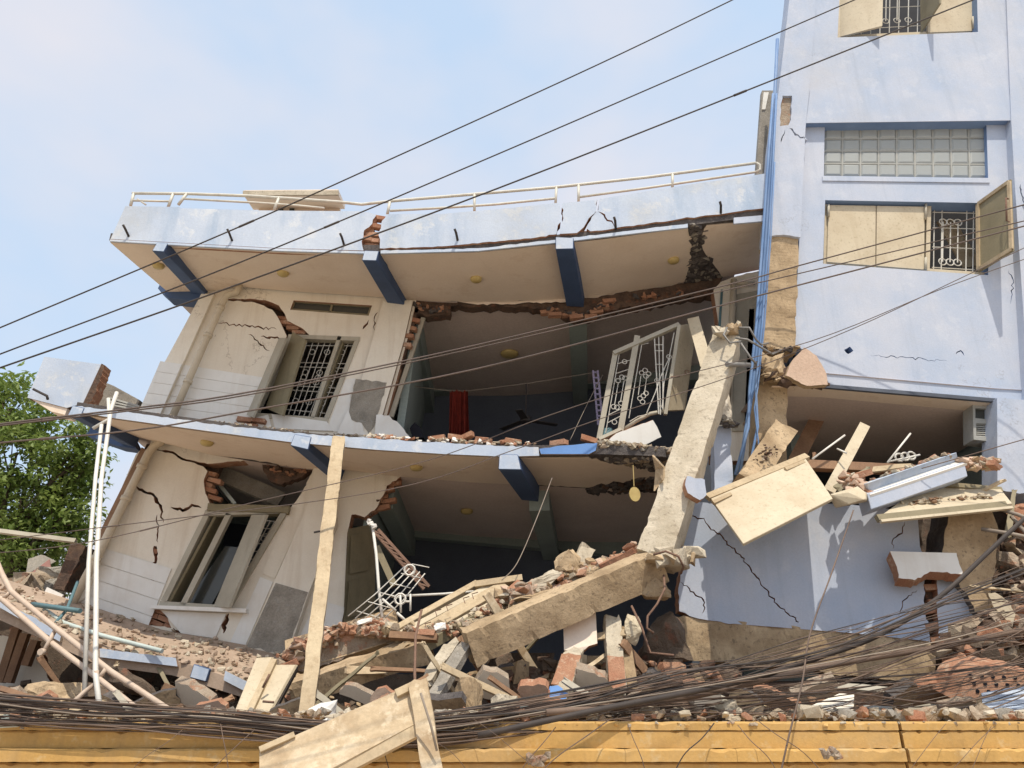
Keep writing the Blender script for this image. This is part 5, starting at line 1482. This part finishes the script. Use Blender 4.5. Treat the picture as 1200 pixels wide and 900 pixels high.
# steel truss, pole and twisted grille in the lower room
def truss():
    t = thing('steel_truss', 'rust red steel lattice bar leaning in the torn lower room', 'truss', at(500, 692, 9.6))
    for a, b in (((438, 622), (497, 690)), ((443, 620), (503, 687))):
        m = MB(); m.bar(at(*a, 9.5), at(*b, 9.5), .035, .05); m.build('chord', 'rust_steel', t)
    for k in range(11):
        s_ = k / 11; m = MB()
        m.bar(at(438 + 59 * s_, 622 + 68 * s_, 9.5), at(443 + 60 * (s_ + .09), 620 + 67 * (s_ + .09), 9.5), .02, .02); m.build('lacing', 'rust_steel', t)
truss()
beam('leaning_strip', 'thin olive timber strip leaning behind the rust red truss', 'strip', (441, 640, 9.9), (462, 686, 9.8), .08, .05, ['olive_wood'])
pole('thin white pole standing in front of the olive door leaf', [(436, 612, 9.3), (441, 650, 9.2), (444, 690, 9.1), (448, 724, 9.0)], 9.2, .018, 'white_metal', 'thin_pole')
pole('thin white rod lying level across the lower room opening', [(459, 699, 9.1), (520, 696, 9.1), (556, 693, 9.1)], 9.2, .014, 'white_metal', 'thin_rod')
one('rag_knot', 'pale rag tied to the top of the thin white pole', 'rag', lambda mb: [mb.chunk(at(432 + k * 2, 611 + k * 2, 9.25), .07, k + 3) for k in range(4)], ['white_tile'])
def twisted_grille():
    m = MB(); f = bil([(418, 722), (448, 730), (494, 664), (474, 650)], 9.2)
    m = MB()
    for i in range(5):
        s_ = i / 4
        P = [(408 + 8 * i, 722 + 3 * i), (440 + 8 * i, 696 + 2 * i), (474 + 6 * i, 664 + 2 * i)]
        m.tube(px([(u, v, 9.0 + .05 * k) for k, (u, v) in enumerate(P)]), .007, 5)
    for k in range(6):
        a = (418 + 13 * k, 716 - 11 * k); m.tube(px([(*a, 9.02), (a[0] + 30 - 2 * k, a[1] + 9 - k, 9.02)]), .006, 5)
    for u, v in ((469, 702), (480, 668)): m.ring(at(u, v, 8.95), .06, .012)
    m.tube(px([(469, 697), (470, 718)], 8.95), .013, 5); m.tube(px([(448, 702), (464, 716)], 8.95), .015, 5); m.tube(px([(481, 696), (481, 716)], 8.95), .012, 5); m.tube(px([(474, 705), (481, 705)], 8.95), .012, 5)
    m.tube(px([(465, 718), (476, 728)], 8.95), .016, 5)
    return tag(m.build('twisted_grille', 'white_metal'), 'twisted white window grille crumpled on the broken slab edge', 'grille')
twisted_grille()
rock('plaster_piece', 'small white plaster chip by the twisted grille', 'plaster', 428, 728, 8.8, (.18, .1, .06), ['white_tile'], 3)

# pieces under the sloping beam
board('tile_board', 'tan tiled board hanging under the middle of the sloping beam', 'board', [(660, 727, 8.3), (698, 715, 8.3), (700, 754, 8.2)] + [(690, 757, 8.2), (682, 764, 8.2), (661, 762, 8.2)], 8.3, .05, ['soffit_paint', 'brick'])
def rect_post(label, a, b, w, mats, name='broken_column', seed=1, n=(0, -1, .2), patch=None):
    t = thing(name, label, 'column', at(*b))
    m = MB(); m.bar(at(*a), at(*b), w, w * .8, n, 0, 8, .01, seed); m.build('shaft', mats[0], t)
    for s0, s1, mt in patch or ():
        A, B = at(*a), at(*b); m = MB(); nn = Vector(n).normalized() * .008
        m.bar(A.lerp(B, s0) + nn, A.lerp(B, s1) + nn, w * .96, .02, n, 0, 4, .003, seed); m.build('paint_patch', mt, t)
rect_post('broken column stub with brick and pale plaster under the sloping beam', (718, 722, 8.3), (724, 812, 7.9), .17, ['pale_concrete'], seed=2, patch=[(.55, .95, 'brick')])
rect_post('broken column stub with a bright blue painted foot', (672, 760, 8.2), (646, 835, 7.7), .20, ['pale_concrete'], seed=5, n=(-.3, -1, .2), patch=[(.1, .6, 'brick'), (.62, .98, 'bright_blue_paint')])
beam('thin_slab', 'thin slab strip leaning beside the bricky column stub', 'slab', (732, 735, 8.3), (742, 805, 8.0), .10, .06, ['concrete'], seg=5, jit=.006)
board('dark_slab', 'brown slab lying in shade under the sloping beam', 'slab', [(575, 765), (650, 765), (640, 815), (560, 812)], 9.2, .1, ['rubble_shade'])
rock('cream_lump', 'cream faced concrete lump jammed under the beam end', 'concrete', 765, 690, 8.3, (.34, .25, .3), ['concrete'], 44)
rock('cream_lump', 'upright cream plaster piece beside the bent rebar', 'plaster', 743, 735, 8.2, (.2, .08, .36), ['cream_panel'], 48)
rock('concrete_lump', 'dark crushed concrete mass at the left end of the ring beam', 'concrete', 782, 755, 8.6, (.5, .4, .7), ['rubble_shade'], 52)
beam('grey_timber', 'grey worn timber leaning below the left end of the sloping beam', 'timber', (545, 755, 8.0), (500, 825, 7.5), .13, .08, ['grey_concrete'], (-.4, -1, .3), 8, .008, 3)
beam('crusty_beam', 'short crusted masonry strip leaning below the cream window frame', 'masonry', (530, 752, 8.2), (494, 800, 7.8), .14, .12, ['pale_concrete'], (-.4, -1, .3), 8, .02, 5)
rock('grey_boulder', 'grey concrete boulder standing below the left end of the sloping beam', 'concrete', 548, 822, 7.4, (.28, .25, .42), ['concrete'], 61)
rock('cream_boulder', 'cream and grey broken block on the heap beside the blue footed column', 'concrete', 590, 828, 7.2, (.28, .22, .2), ['pale_concrete'], 64)
board('pale_blue_scrap', 'pale blue board scrap lying beside the cream broken block', 'board', [(610, 828), (632, 826), (628, 836), (606, 838)], 7.2, .03, 'pale_pipe')
pole('thin bent rod standing above the plywood board', [(494, 715, 8.0), (487, 745, 7.8), (486, 790, 7.4), (487, 812, 7.2)], 8, .013, 'rust_steel', 'bent_rod')

# plywood board on the wall, with its post
def plywood():
    t = thing('plywood_panel', 'large dusty plywood panel with battens leaning over the yellow wall', 'panel', at(410, 905, 5.4))
    y0, y1 = 5.75, 5.95
    P = px([(304, 880, 5.5), (482, 802, 5.7), (487, 848, 5.55), (375, 908, 5.35), (304, 915, 5.35)])
    nn = (P[1] - P[0]).cross(P[3] - P[0]).normalized()
    if nn.y < 0: nn = -nn
    m = MB(); m.prism(P, nn * .02); m.build('sheet', 'plywood', t)
    m = MB(); m.bar(at(304, 878, 5.46), at(345, 860, 5.52), .035, .04); m.build('batten', 'timber', t)
    m = MB(); m.bar(at(464, 812, 5.62), at(487, 801, 5.65), .05, .04); m.build('batten', 'timber', t)
    m = MB(); m.bar(at(375, 912, 5.36), at(492, 852, 5.55), .09, .05); m.build('lower_rail', 'timber', t)
    m = MB(); m.bar(at(489, 797, 5.62), at(508, 915, 5.35), .13, .05, (0, -1, .2), 0, 8, .004); m.build('stile', 'plywood', t)
    m = MB(); m.tube(px([(493, 812), (505, 850), (512, 880)], 5.35), .008, 5); m.build('wire', 'pale_cable', t)
plywood()
board('brown_offcut', 'pink brick slab offcut behind the top of the plywood panel', 'masonry', J([(415, 838), (440, 820), (454, 812), (458, 822), (430, 842)], 1, 4), 6.8, .1, ['pink_brick', 'pink_brick'])

# ---- right hand pile
beam('brick_column', 'brick faced column piece leaning into the tower opening', 'column', (922, 498, 9.2), (880, 562, 8.8), .30, .26, ['concrete'], (.2, -1, .35), 10, .006, 7)
crumble(tower, [(890, 535, 8.85), (905, 525, 8.95), (880, 552, 8.8)], 8.88, .035, 50, ['broken_dark', 'mortar'], 71, spread=9)
beam('dark_plank', 'dark brown plank standing in the shade of the tower opening', 'plank', (958, 490, 10.6), (930, 545, 10.2), .2, .06, ['brown_timber'])
beam('pale_plank', 'pale narrow plank sticking up steeply in the tower opening', 'plank', (1014, 497, 9.4), (972, 575, 8.8), .13, .05, ['cream_panel'])
beam('brown_rail', 'long brown rail lying level across the tower opening', 'timber', (945, 543, 9.0), (1070, 549, 9.1), .12, .08, ['brown_timber'])
for k, (a, b, lb) in enumerate((((990, 510), (952, 538), 'thin white rod leaning at the left of the pale plank'), ((1067, 508), (1040, 542), 'thin white rod standing near the broken scroll grille'), ((981, 526), (992, 531), 'short white rod stub beside the pale plank'))):
    pole(lb, [(*a, 9.0), (*b, 8.9)], 9, .012, 'white_metal', 'thin_rod')
one('scroll_grille', 'scrap of white scroll grille poking up in the tower opening', 'grille', lambda mb: [mb.ring(at(1054 + 7 * k, 536 - k, 9.1), .05, .012) for k in range(3)] + [mb.tube(px([(1042, 541), (1078, 533)], 9.1), .012, 5)], ['white_metal'])
def big_panel():
    t = thing('fallen_door_panel', 'large cream door panel tilted on the blue spandrel', 'door', at(880, 640, 8.3))
    P = px([(833, 584, 8.65), (944, 537, 8.9), (976, 584, 8.35), (871, 637, 8.1)])
    nn = (P[1] - P[0]).cross(P[3] - P[0]).normalized()
    if nn.y < 0: nn = -nn
    m = MB(); m.prism(P, nn * .04); m.build('sheet', 'cream_panel', t, .005)
    m = MB(); m.bar(at(829, 581, 8.66), at(946, 533, 8.92), .085, .06, (0, -.8, .6)); m.build('top_rail', 'timber', t)
    m = MB(); m.bar(at(836, 588, 8.55), at(857, 578, 8.62), .04, .04); m.build('batten', 'timber', t)
    m = MB(); m.bar(at(921, 549, 8.78), at(943, 540, 8.85), .04, .04); m.build('batten', 'timber', t)
big_panel()
board('blue_chunk', 'small pale blue wall chunk with broken brick edge beside the leaning column', 'wall piece', J([(805, 558), (826, 562), (828, 580), (820, 586), (806, 578), (803, 568), (805, 558)], .8, 4)[:-1], 8.2, .15, ['blue_paint', 'brick'])
def coping():
    t = thing('fallen_coping', 'pale blue moulded coping block with crumbling brick ends', 'coping', at(1075, 600, 8.4))
    y0, y1 = 8.35, 8.75
    def strip(a, b, c, d, name, mat, dy, dz, yo=0):
        P = [at(*a, y0 - yo), at(*b, y1 - yo), at(*c, y1 - yo), at(*d, y0 - yo)]
        m = MB(); m.prism(P, (.03, dy, dz)); return m.build(name, mat, t, .006)
    m = MB(); m.prism([at(1016, 566, y0 - .02), at(1121, 530, y1 - .02), at(1124, 543, y1 + .10), at(1018, 579, y0 + .10)], (.02, .25, .05)); m.build('upper_fascia', 'parapet_paint', t, .006)
    m = MB(); m.bar(at(1016, 578, y0 + .03), at(1129, 541, y1 + .03), .10, .03, (-.1, -.6, .8)); m.build('ledge_highlight', 'white_tile', t)  # white strip: the ledge's sunlit edge put into the colour
    strip((1016, 578), (1130, 541), (1134, 558), (1021, 597), 'lower_fascia', 'blue_paint', .32, .0)
    strip((1012, 574), (1120, 531), (1122, 539), (1018, 577), 'top_face', 'pale_concrete', .3, .03, -.10)
    crumble(t, [(992, 560, 8.6), (1005, 568, 8.5), (1012, 580, 8.4)], 8.5, .10, 60, ['brick', 'pink_plaster', 'pale_concrete', 'pink_plaster'], 81, spread=9, name='crushed_end')
    crumble(t, [(1136, 545, 8.8), (1150, 540, 8.85), (1165, 545, 8.9)], 8.8, .10, 60, ['brick', 'concrete', 'pale_concrete', 'pink_plaster'], 82, spread=9, name='crushed_end')
    crumble(t, [(1015, 568, 8.6), (1070, 548, 8.75), (1115, 532, 8.85)], 8.7, .06, 90, ['rubble', 'pale_concrete', 'pink_brick'], 83, spread=5, name='rubble_line')
    m = MB(); m.chunk(at(996, 583, 8.4), (.42, .3, .2), 88); m.build('end_block', 'cream_panel', t, .01)
    for k, (u, v) in enumerate(((1010, 556), (1003, 562), (1164, 545))):
        place('brick', BRICKS[k % 4], at(u, v, 8.7), (.2, -.3 + .2 * k, .4 * k), t)
coping()
def cream_door2():
    t = thing('fallen_door_panel', 'long cream door panel strewn with splinters under the blue coping', 'door', at(1100, 610, 8.3))
    P = px([(1030, 606, 8.3), (1080, 570, 9.0), (1170, 570, 9.2), (1186, 590, 8.6)])
    m = MB(); m.prism(P, (0, .03, -.05)); m.build('sheet', 'cream_panel', t)
    m = MB(); m.bar(at(1029, 606, 8.28), at(1180, 590, 8.55), .07, .06, (0, -1, .3)); m.build('edge_rail', 'olive_wood', t)
    m = MB(); m.bar(at(1033, 610, 8.25), at(1187, 594, 8.52), .03, .04, (0, -1, .3)); m.build('edge_strip', 'cream_panel', t)
    m = MB(); m.bar(at(1100, 566, 8.95), at(1175, 573, 9.1), .06, .05); m.build('edge_rail', 'olive_wood', t)
    crumble(t, [(1060, 592, 8.6), (1100, 585, 8.7), (1165, 583, 8.8)], 8.6, .05, 60, ['rubble', 'pale_concrete', 'brown_timber'], 91, spread=5, name='rubble_line')
cream_door2()
def big_rock():
    mb = MB()
    P = px(J([(1112, 600), (1160, 596), (1171, 622), (1166, 665), (1160, 715), (1150, 728), (1135, 700), (1118, 678), (1104, 650), (1108, 620), (1112, 600)], 1.6, 6)[:-1], 8.85)
    mb.prism(P, (.05, .5, .05))
    tag(mb.build('concrete_stump', ['concrete', 'dark_concrete'], None, .03), 'large tan concrete stump standing behind the blue spandrel end', 'concrete')
big_rock()
board('white_slab', 'white wall slab with a red brick broken edge lying on the spandrel', 'slab', [(1043, 646), (1120, 648)] + J([(1121, 648), (1128, 673), (1105, 671), (1090, 670), (1072, 680), (1053, 677), (1051, 664)], 1.2, 4), 8.72, .13, ['white_tile', 'brick'], n=(0, 1, -.5))
board('plaster_curl', 'cream curled plaster strip hanging in the dark right of the concrete stump', 'plaster', J([(1158, 695), (1166, 694), (1182, 705), (1190, 720), (1186, 735), (1178, 725), (1165, 712), (1158, 695)], .8, 4)[:-1], 8.7, .04, ['cream_panel', 'concrete'])
def hollow_brick():
    t = thing('hollow_brick_slab', 'slab of pinkish perforated hollow bricks lying behind the cable bundle', 'brickwork', at(1160, 830, 7.3))
    m = MB(); A, B = at(1125, 808, 7.2), at(1215, 795, 7.5)
    P = px(J([(1122, 822), (1130, 795), (1145, 785), (1175, 782), (1215, 790), (1215, 818), (1180, 808), (1160, 815), (1140, 826), (1122, 822)], 2, 6)[:-1], 7.2)
    m.prism(P, (0, .4, .12)); m.build('slab', ['pink_brick', 'brick'], t, .015)
    r = random.Random(3)
    for row in range(3):
        for k in range(6):
            u, v = 1138 + k * 13 + row * 4, 793 + row * 9 + k * .6 - 1
            c = at(u, v, 7.19); m = MB(); m.tube([c, c + Vector((0, .02, .004))], .016, 8); m.build('perforation', 'dark_cloth', t)
hollow_brick()
for i in range(16):
    r = random.Random(i + 900)
    u, v = r.uniform(1150, 1215), r.uniform(600, 780)
    rock('rubble_block', 'dusty brick rubble block piled right of the concrete stump', 'rubble', u, v, 9.2 + r.uniform(-.2, .5), r.uniform(.25, .6), [['rubble'], ['broken_dark'], ['rubble_shade'], ['brick']][i % 4], i + 700, 'blocks piled right of the concrete stump')
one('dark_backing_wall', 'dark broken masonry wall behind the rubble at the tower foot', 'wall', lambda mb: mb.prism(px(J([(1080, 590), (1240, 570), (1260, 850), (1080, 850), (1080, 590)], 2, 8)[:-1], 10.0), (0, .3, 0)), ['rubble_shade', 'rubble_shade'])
for k, (a, b) in enumerate((((1150, 620), (1215, 632)), ((1170, 596), (1215, 612)), ((1185, 605), (1215, 640)))):
    pole(('pale bent rod sticking out right of the concrete stump', 'upper pale rod poking out beside the cream door panel', 'slanting pale rod crossing the right hand rubble')[k], [(*a, 8.6), ((a[0] + b[0]) / 2, (a[1] + b[1]) / 2 - 1, 8.5), (*b, 8.4)], 9, .022, 'pale_cable', 'bent_rod')
one('concrete_beam', 'dark broken beam lying in shade under the ring beam', 'beam', lambda mb: mb.bar(at(860, 812, 9.1), at(1100, 822, 9.1), .3, .4, (0, -1, 0), 0, 14, .02, 3), ['broken_dark'])
board('cream_slab', 'cream slab lying among cables on top of the yellow wall', 'slab', [(925, 838, 6.6), (985, 812, 7.0), (1001, 813, 7.0), (1000, 838, 6.6), (960, 843, 6.5)], 6.7, .1, ['cream_paint', 'concrete'])
board('grey_slab', 'grey slab piece lying beside the cream slab on the wall top', 'slab', [(1010, 826, 6.7), (1046, 828, 6.7), (1044, 842, 6.6), (1010, 840, 6.6)], 6.7, .08, ['grey_louvre', 'concrete'])
board('white_slab', 'long pale slab lying below the hollow bricks', 'slab', [(1150, 812, 6.9), (1215, 800, 7.1), (1215, 838, 6.8), (1152, 830, 6.8)], 6.9, .1, ['parapet_paint', 'concrete'])

# ================================================================== YELLOW WALL
def yellow_wall():
    t = thing('yellow_wall', 'ochre yellow boundary wall with stepped mouldings and a vertical crack', 'wall', (0, 6.1, 0))
    prof = [(6.02, 1.60, 6.45), (5.98, 1.475, 6.4), (5.90, 1.425, 6.4), (5.93, 1.31, 6.4)]
    def band(name, z0, z1, yf, x0=-9, x1=9, seed=0):
        mb = MB(); r = random.Random(seed); n = 260
        rows = []
        for i in range(n + 1):
            x = x0 + (x1 - x0) * i / n
            c = r.uniform(0, .003) if r.random() < .85 else r.uniform(.005, .018)
            k = r.uniform(-.0015, .0015)
            rows.append([Vector((x, 6.5, z0)), Vector((x, yf, z0 + k)), Vector((x, yf + k * .3, z1 - .012 - c)), Vector((x, yf + .012 + c, z1 - c * .4)), Vector((x, 6.5, z1))])
        m = 5
        vs = [p for row in rows for p in row]
        fs = [[i * m + j, i * m + (j + 1) % m, (i + 1) * m + (j + 1) % m, (i + 1) * m + j] for i in range(n) for j in range(m)]
        fs += [list(range(m)), [n * m + j for j in range(m)]]
        mb.add(vs, fs); mb.build(name, 'yellow_paint', t)
    cx = at(1060, 860, 5.95).x
    for (x0, x1) in ((-9, cx - .012), (cx + .012, 9)):
        band('coping', 1.535, 1.592, 6.0, x0, x1, 1)
        band('upper_moulding', 1.42, 1.534, 6.006, x0, x1, 2)
        band('lower_moulding', 1.335, 1.419, 5.955, x0, x1, 3)
        band('wall_face', 0, 1.33, 6.0, x0, x1, 4)
    crumble(t, [(0, 851, 6.02), (1200, 847, 6.02)], 6.02, .03, 160, ['rubble', 'yellow_paint', 'pale_concrete'], 95, spread=3, name='rubble_line')
yellow_wall()
gravel('wall_top_rubble', 900, lambda r: (r.uniform(-6, 6.5), r.uniform(6.05, 6.6), 1.605 + r.uniform(0, .05)), .10, ['rubble', 'pale_concrete', 'brick', 'rubble', 'grey_concrete'], 11, 'broken masonry crumbs strewn along the top of the yellow wall')
for i, (u, v, s_) in enumerate(((850, 833, .16), (880, 836, .14), (800, 838, .13), (960, 836, .14), (1150, 834, .14), (700, 842, .12), (560, 845, .1), (1085, 838, .13))):
    rock('rubble_lump', ('pale', 'brown', 'ragged', 'dusty', 'squat', 'flat', 'small', 'rough')[i] + ' masonry lump resting on the yellow wall top, ' + ('tallest in the crumb row', 'next to the tallest lump', 'among black cables', 'beside the cream slab', 'below the hollow bricks', 'below the blue footed column', 'near the grey boulder', 'right of the grey slab')[i], 'rubble', u, v, 6.3, (s_ * 1.3, s_, s_), [['pale_concrete'], ['rubble'], ['mortar']][i % 3], i + 40)
for i, (u, v) in enumerate(((630, 890), (975, 884))):
    mb = MB()
    for k in range(8): mb.chunk(at(u + rnd.uniform(-12, 12), v + rnd.uniform(-5, 5), 5.84), .06, k + i * 10)
    tag(mb.build('mortar_splash', 'mortar'), ('mortar lumps stuck on the yellow moulding, cluster by the plywood panel', 'mortar lumps stuck on the yellow moulding, cluster by the wall crack')[i], 'mortar')
board('pale_sheet_scrap', 'pale green translucent sheet scrap on the yellow wall end', 'sheet', [(2, 838, 6.1), (34, 836, 6.2), (34, 848, 6.0), (0, 850, 5.98)], 6.1, .02, 'pale_pipe')

# ================================================================== WIRES
def wire(label, pts, y, r, mat, name='overhead_wire', group=None, ext=True):
    P = [tuple(p) if len(p) > 2 else (p[0], p[1], y) for p in pts]
    P = [at(*p) for p in P]
    # smooth through the points
    out = []
    for i in range(len(P) - 1):
        p0, p1, p2, p3 = P[max(i - 1, 0)], P[i], P[i + 1], P[min(i + 2, len(P) - 1)]
        for k in range(6):
            t = k / 6
            out.append(.5 * ((2 * p1) + (p2 - p0) * t + (2 * p0 - 5 * p1 + 4 * p2 - p3) * t * t + (3 * p1 - p0 - 3 * p2 + p3) * t ** 3))
    out.append(P[-1])
    mb = MB(); mb.tube(out, r, 5)
    if name == 'overhead_wire':                # taped splices
        for k in random.Random(len(label)).sample(range(4, len(out) - 4), 1):
            a, b = out[k], out[k] + (out[k + 1] - out[k]).normalized() * .10
            mb.tube([a, a.lerp(b, .2), a.lerp(b, .8), b], r * 1.5, 6)
    return tag(mb.build(name, mat), label, 'wire', group)
wire('highest black overhead wire, crossing the open sky above the roof railing', [(-60, 410), (0, 384), (280, 266), (472, 180), (700, 76), (858, 0), (960, -50)], 4.0, .0046, 'cable')
wire('black overhead wire crossing the roof railing, second below the highest', [(-60, 440), (0, 415), (280, 308), (580, 182), (860, 61), (1001, 0), (1100, -42)], 4.0, .0046, 'cable')
wire('black overhead wire crossing the glass block tower above its beam', [(-60, 452), (0, 431), (75, 405), (280, 333), (580, 222), (860, 112), (1140, 0), (1260, -48)], 4.0, .0054, 'cable')
wire('upper of the paired brown wires crossing the shuttered tower window', [(-60, 508, 6.0), (0, 497, 6.2), (160, 478, 6.8), (300, 458, 7.3), (560, 404, 8.2), (860, 332, 8.85), (930, 313, 8.95), (1200, 240, 8.1), (1260, 224, 7.8)], 4.3, .0095, 'wire_brown')
wire('lower of the paired brown wires crossing the shuttered tower window', [(-60, 510, 6.0), (0, 499, 6.2), (160, 480.5, 6.8), (300, 461, 7.3), (560, 407.5, 8.2), (860, 338, 8.8), (930, 322, 8.9), (1200, 259, 8.0), (1260, 245, 7.7)], 4.35, .008, 'wire_brown')
wire('single brown wire just under the pair at the shuttered tower window', [(-60, 530), (0, 519), (160, 504), (300, 480), (560, 432), (860, 354), (1200, 265), (1260, 248)], 4.3, .0055, 'wire_brown')
wire('thin wire sagging past the twisted window frame to the tower window sill', [(-60, 652), (100, 636), (300, 588), (500, 540), (640, 488), (760, 450), (950, 400), (1100, 340), (1200, 304), (1260, 285)], 4.5, .003, 'wire_brown')
wire('thin wire crossing the middle slab and the leaning column', [(-60, 640), (120, 618), (450, 575), (600, 528), (700, 492), (860, 440), (1000, 385), (1130, 324), (1260, 262)], 4.5, .003, 'wire_brown')
wire('thin wire dropping from the middle slab beam to the fallen frames', [(647, 560, 9.3), (628, 610, 9.1), (606, 660, 8.9), (588, 680, 8.8)], 9, .006, 'pale_cable', 'thin_wire')
wire('slack thin wire crossing the upper room to the purple rack', [(668, 516, 10.2), (690, 470, 10.5), (706, 440, 10.8)], 10, .005, 'pale_cable', 'thin_wire')
wire('thin wire hanging down across the blue spandrel to the yellow wall', [(1000, 598, 7.6), (975, 670, 7.0), (950, 740, 6.4), (940, 800, 6.0), (925, 860, 5.8), (915, 905, 5.75)], 7, .007, 'brown_cable', 'thin_wire')
wire('thin wire crossing the right end of the coping to the tower pilaster', [(1080, 549, 8.5), (1130, 535, 8.4), (1200, 515, 8.2), (1260, 500, 8.0)], 8, .006, 'brown_cable', 'thin_wire')
wire('thick black cable climbing across the concrete stump to the right', [(560, 862, 5.8), (700, 832, 5.9), (860, 800, 6.2), (960, 770, 6.5), (1030, 744, 6.7), (1100, 700, 6.9), (1160, 645, 7.1), (1200, 608, 7.2), (1260, 560, 7.3)], 6.5, .022, 'cable', 'thick_cable')
wire('bundled grey cable thicker than its neighbours below the blue spandrel', [(640, 835, 6.0), (800, 818, 6.2), (960, 782, 6.4), (1100, 758, 6.6), (1200, 738, 6.8), (1260, 728, 6.9)], 6.5, .024, 'brown_cable', 'thick_cable')
GR = 'cables of the tangled bundle'
LBR = 'sagging dark cable of the tangled bundle running along the yellow wall top'
r = random.Random(17)
for i in range(100):
    h = r.random(); yo = r.uniform(-.15, .35)
    q = lambda lo, hi, j: lo + (hi - lo) * min(1.05, max(-.05, h + r.uniform(-.22, .22))) + r.uniform(-j, j)
    pts = [(1290, q(640, 815, 6), 6.7 + yo), (1130, q(700, 830, 6), 6.5 + yo), (960, q(748, 838, 5), 6.3 + yo),
           (800, q(785, 846, 4), 6.2 + yo * .7), (660, q(815, 858, 4), 6.1 + yo * .5), (520, q(840, 872, 4), 5.95 + yo * .3)]
    pts += [(400, q(846, 870, 4), 5.9 + yo * .2), (250, q(834, 860, 4), 5.9 + yo * .2), (110, q(824, 852, 4), 5.9 + yo * .2), (-20, q(816, 848, 4), 5.9 + yo * .2), (-90, q(808, 842, 3), 5.9 + yo * .2)]
    if i % 5 in (0, 2): pts = pts[:7]
    elif i % 5 in (1, 3): pts = pts[3 + i % 2:]
    rr = r.choice((.002, .0025, .003, .003, .004, .005)) if i % 12 else .008
    mt = r.choice(('cable', 'brown_cable', 'brown_cable', 'brown_cable', 'cable', 'brown_cable', 'pale_cable'))
    if rr > .007: mt = ('cable', 'brown_cable')[i % 24 // 12]
    lb = {'cable': 'black', 'brown_cable': 'brown', 'pale_cable': 'pale grey'}[mt] + (' thick' if rr > .008 else ' thin' if rr < .0035 else '')
    wire(lb + ' cable sagging in the tangled bundle along the yellow wall top', pts, 6, rr, mt, 'bundle_cable', GR + ', ' + lb)
for i in range(16):      # slack ends hanging over the wall face
    u = r.uniform(20, 1180); v = 848 + r.uniform(-8, 6); d = r.uniform(-70, 70)
    wire('loose wire end drooping over the yellow wall face', [(u, v, 5.9), (u + d * .4, v + 18, 5.78), (u + d, v + 38 + r.uniform(0, 14), 5.75), (u + d * 1.5, v + 75, 5.78)], 5.8, r.choice((.002, .003, .004)), r.choice(('brown_cable', 'brown_cable', 'cable')), 'loose_wire', 'loose ends over the yellow wall')
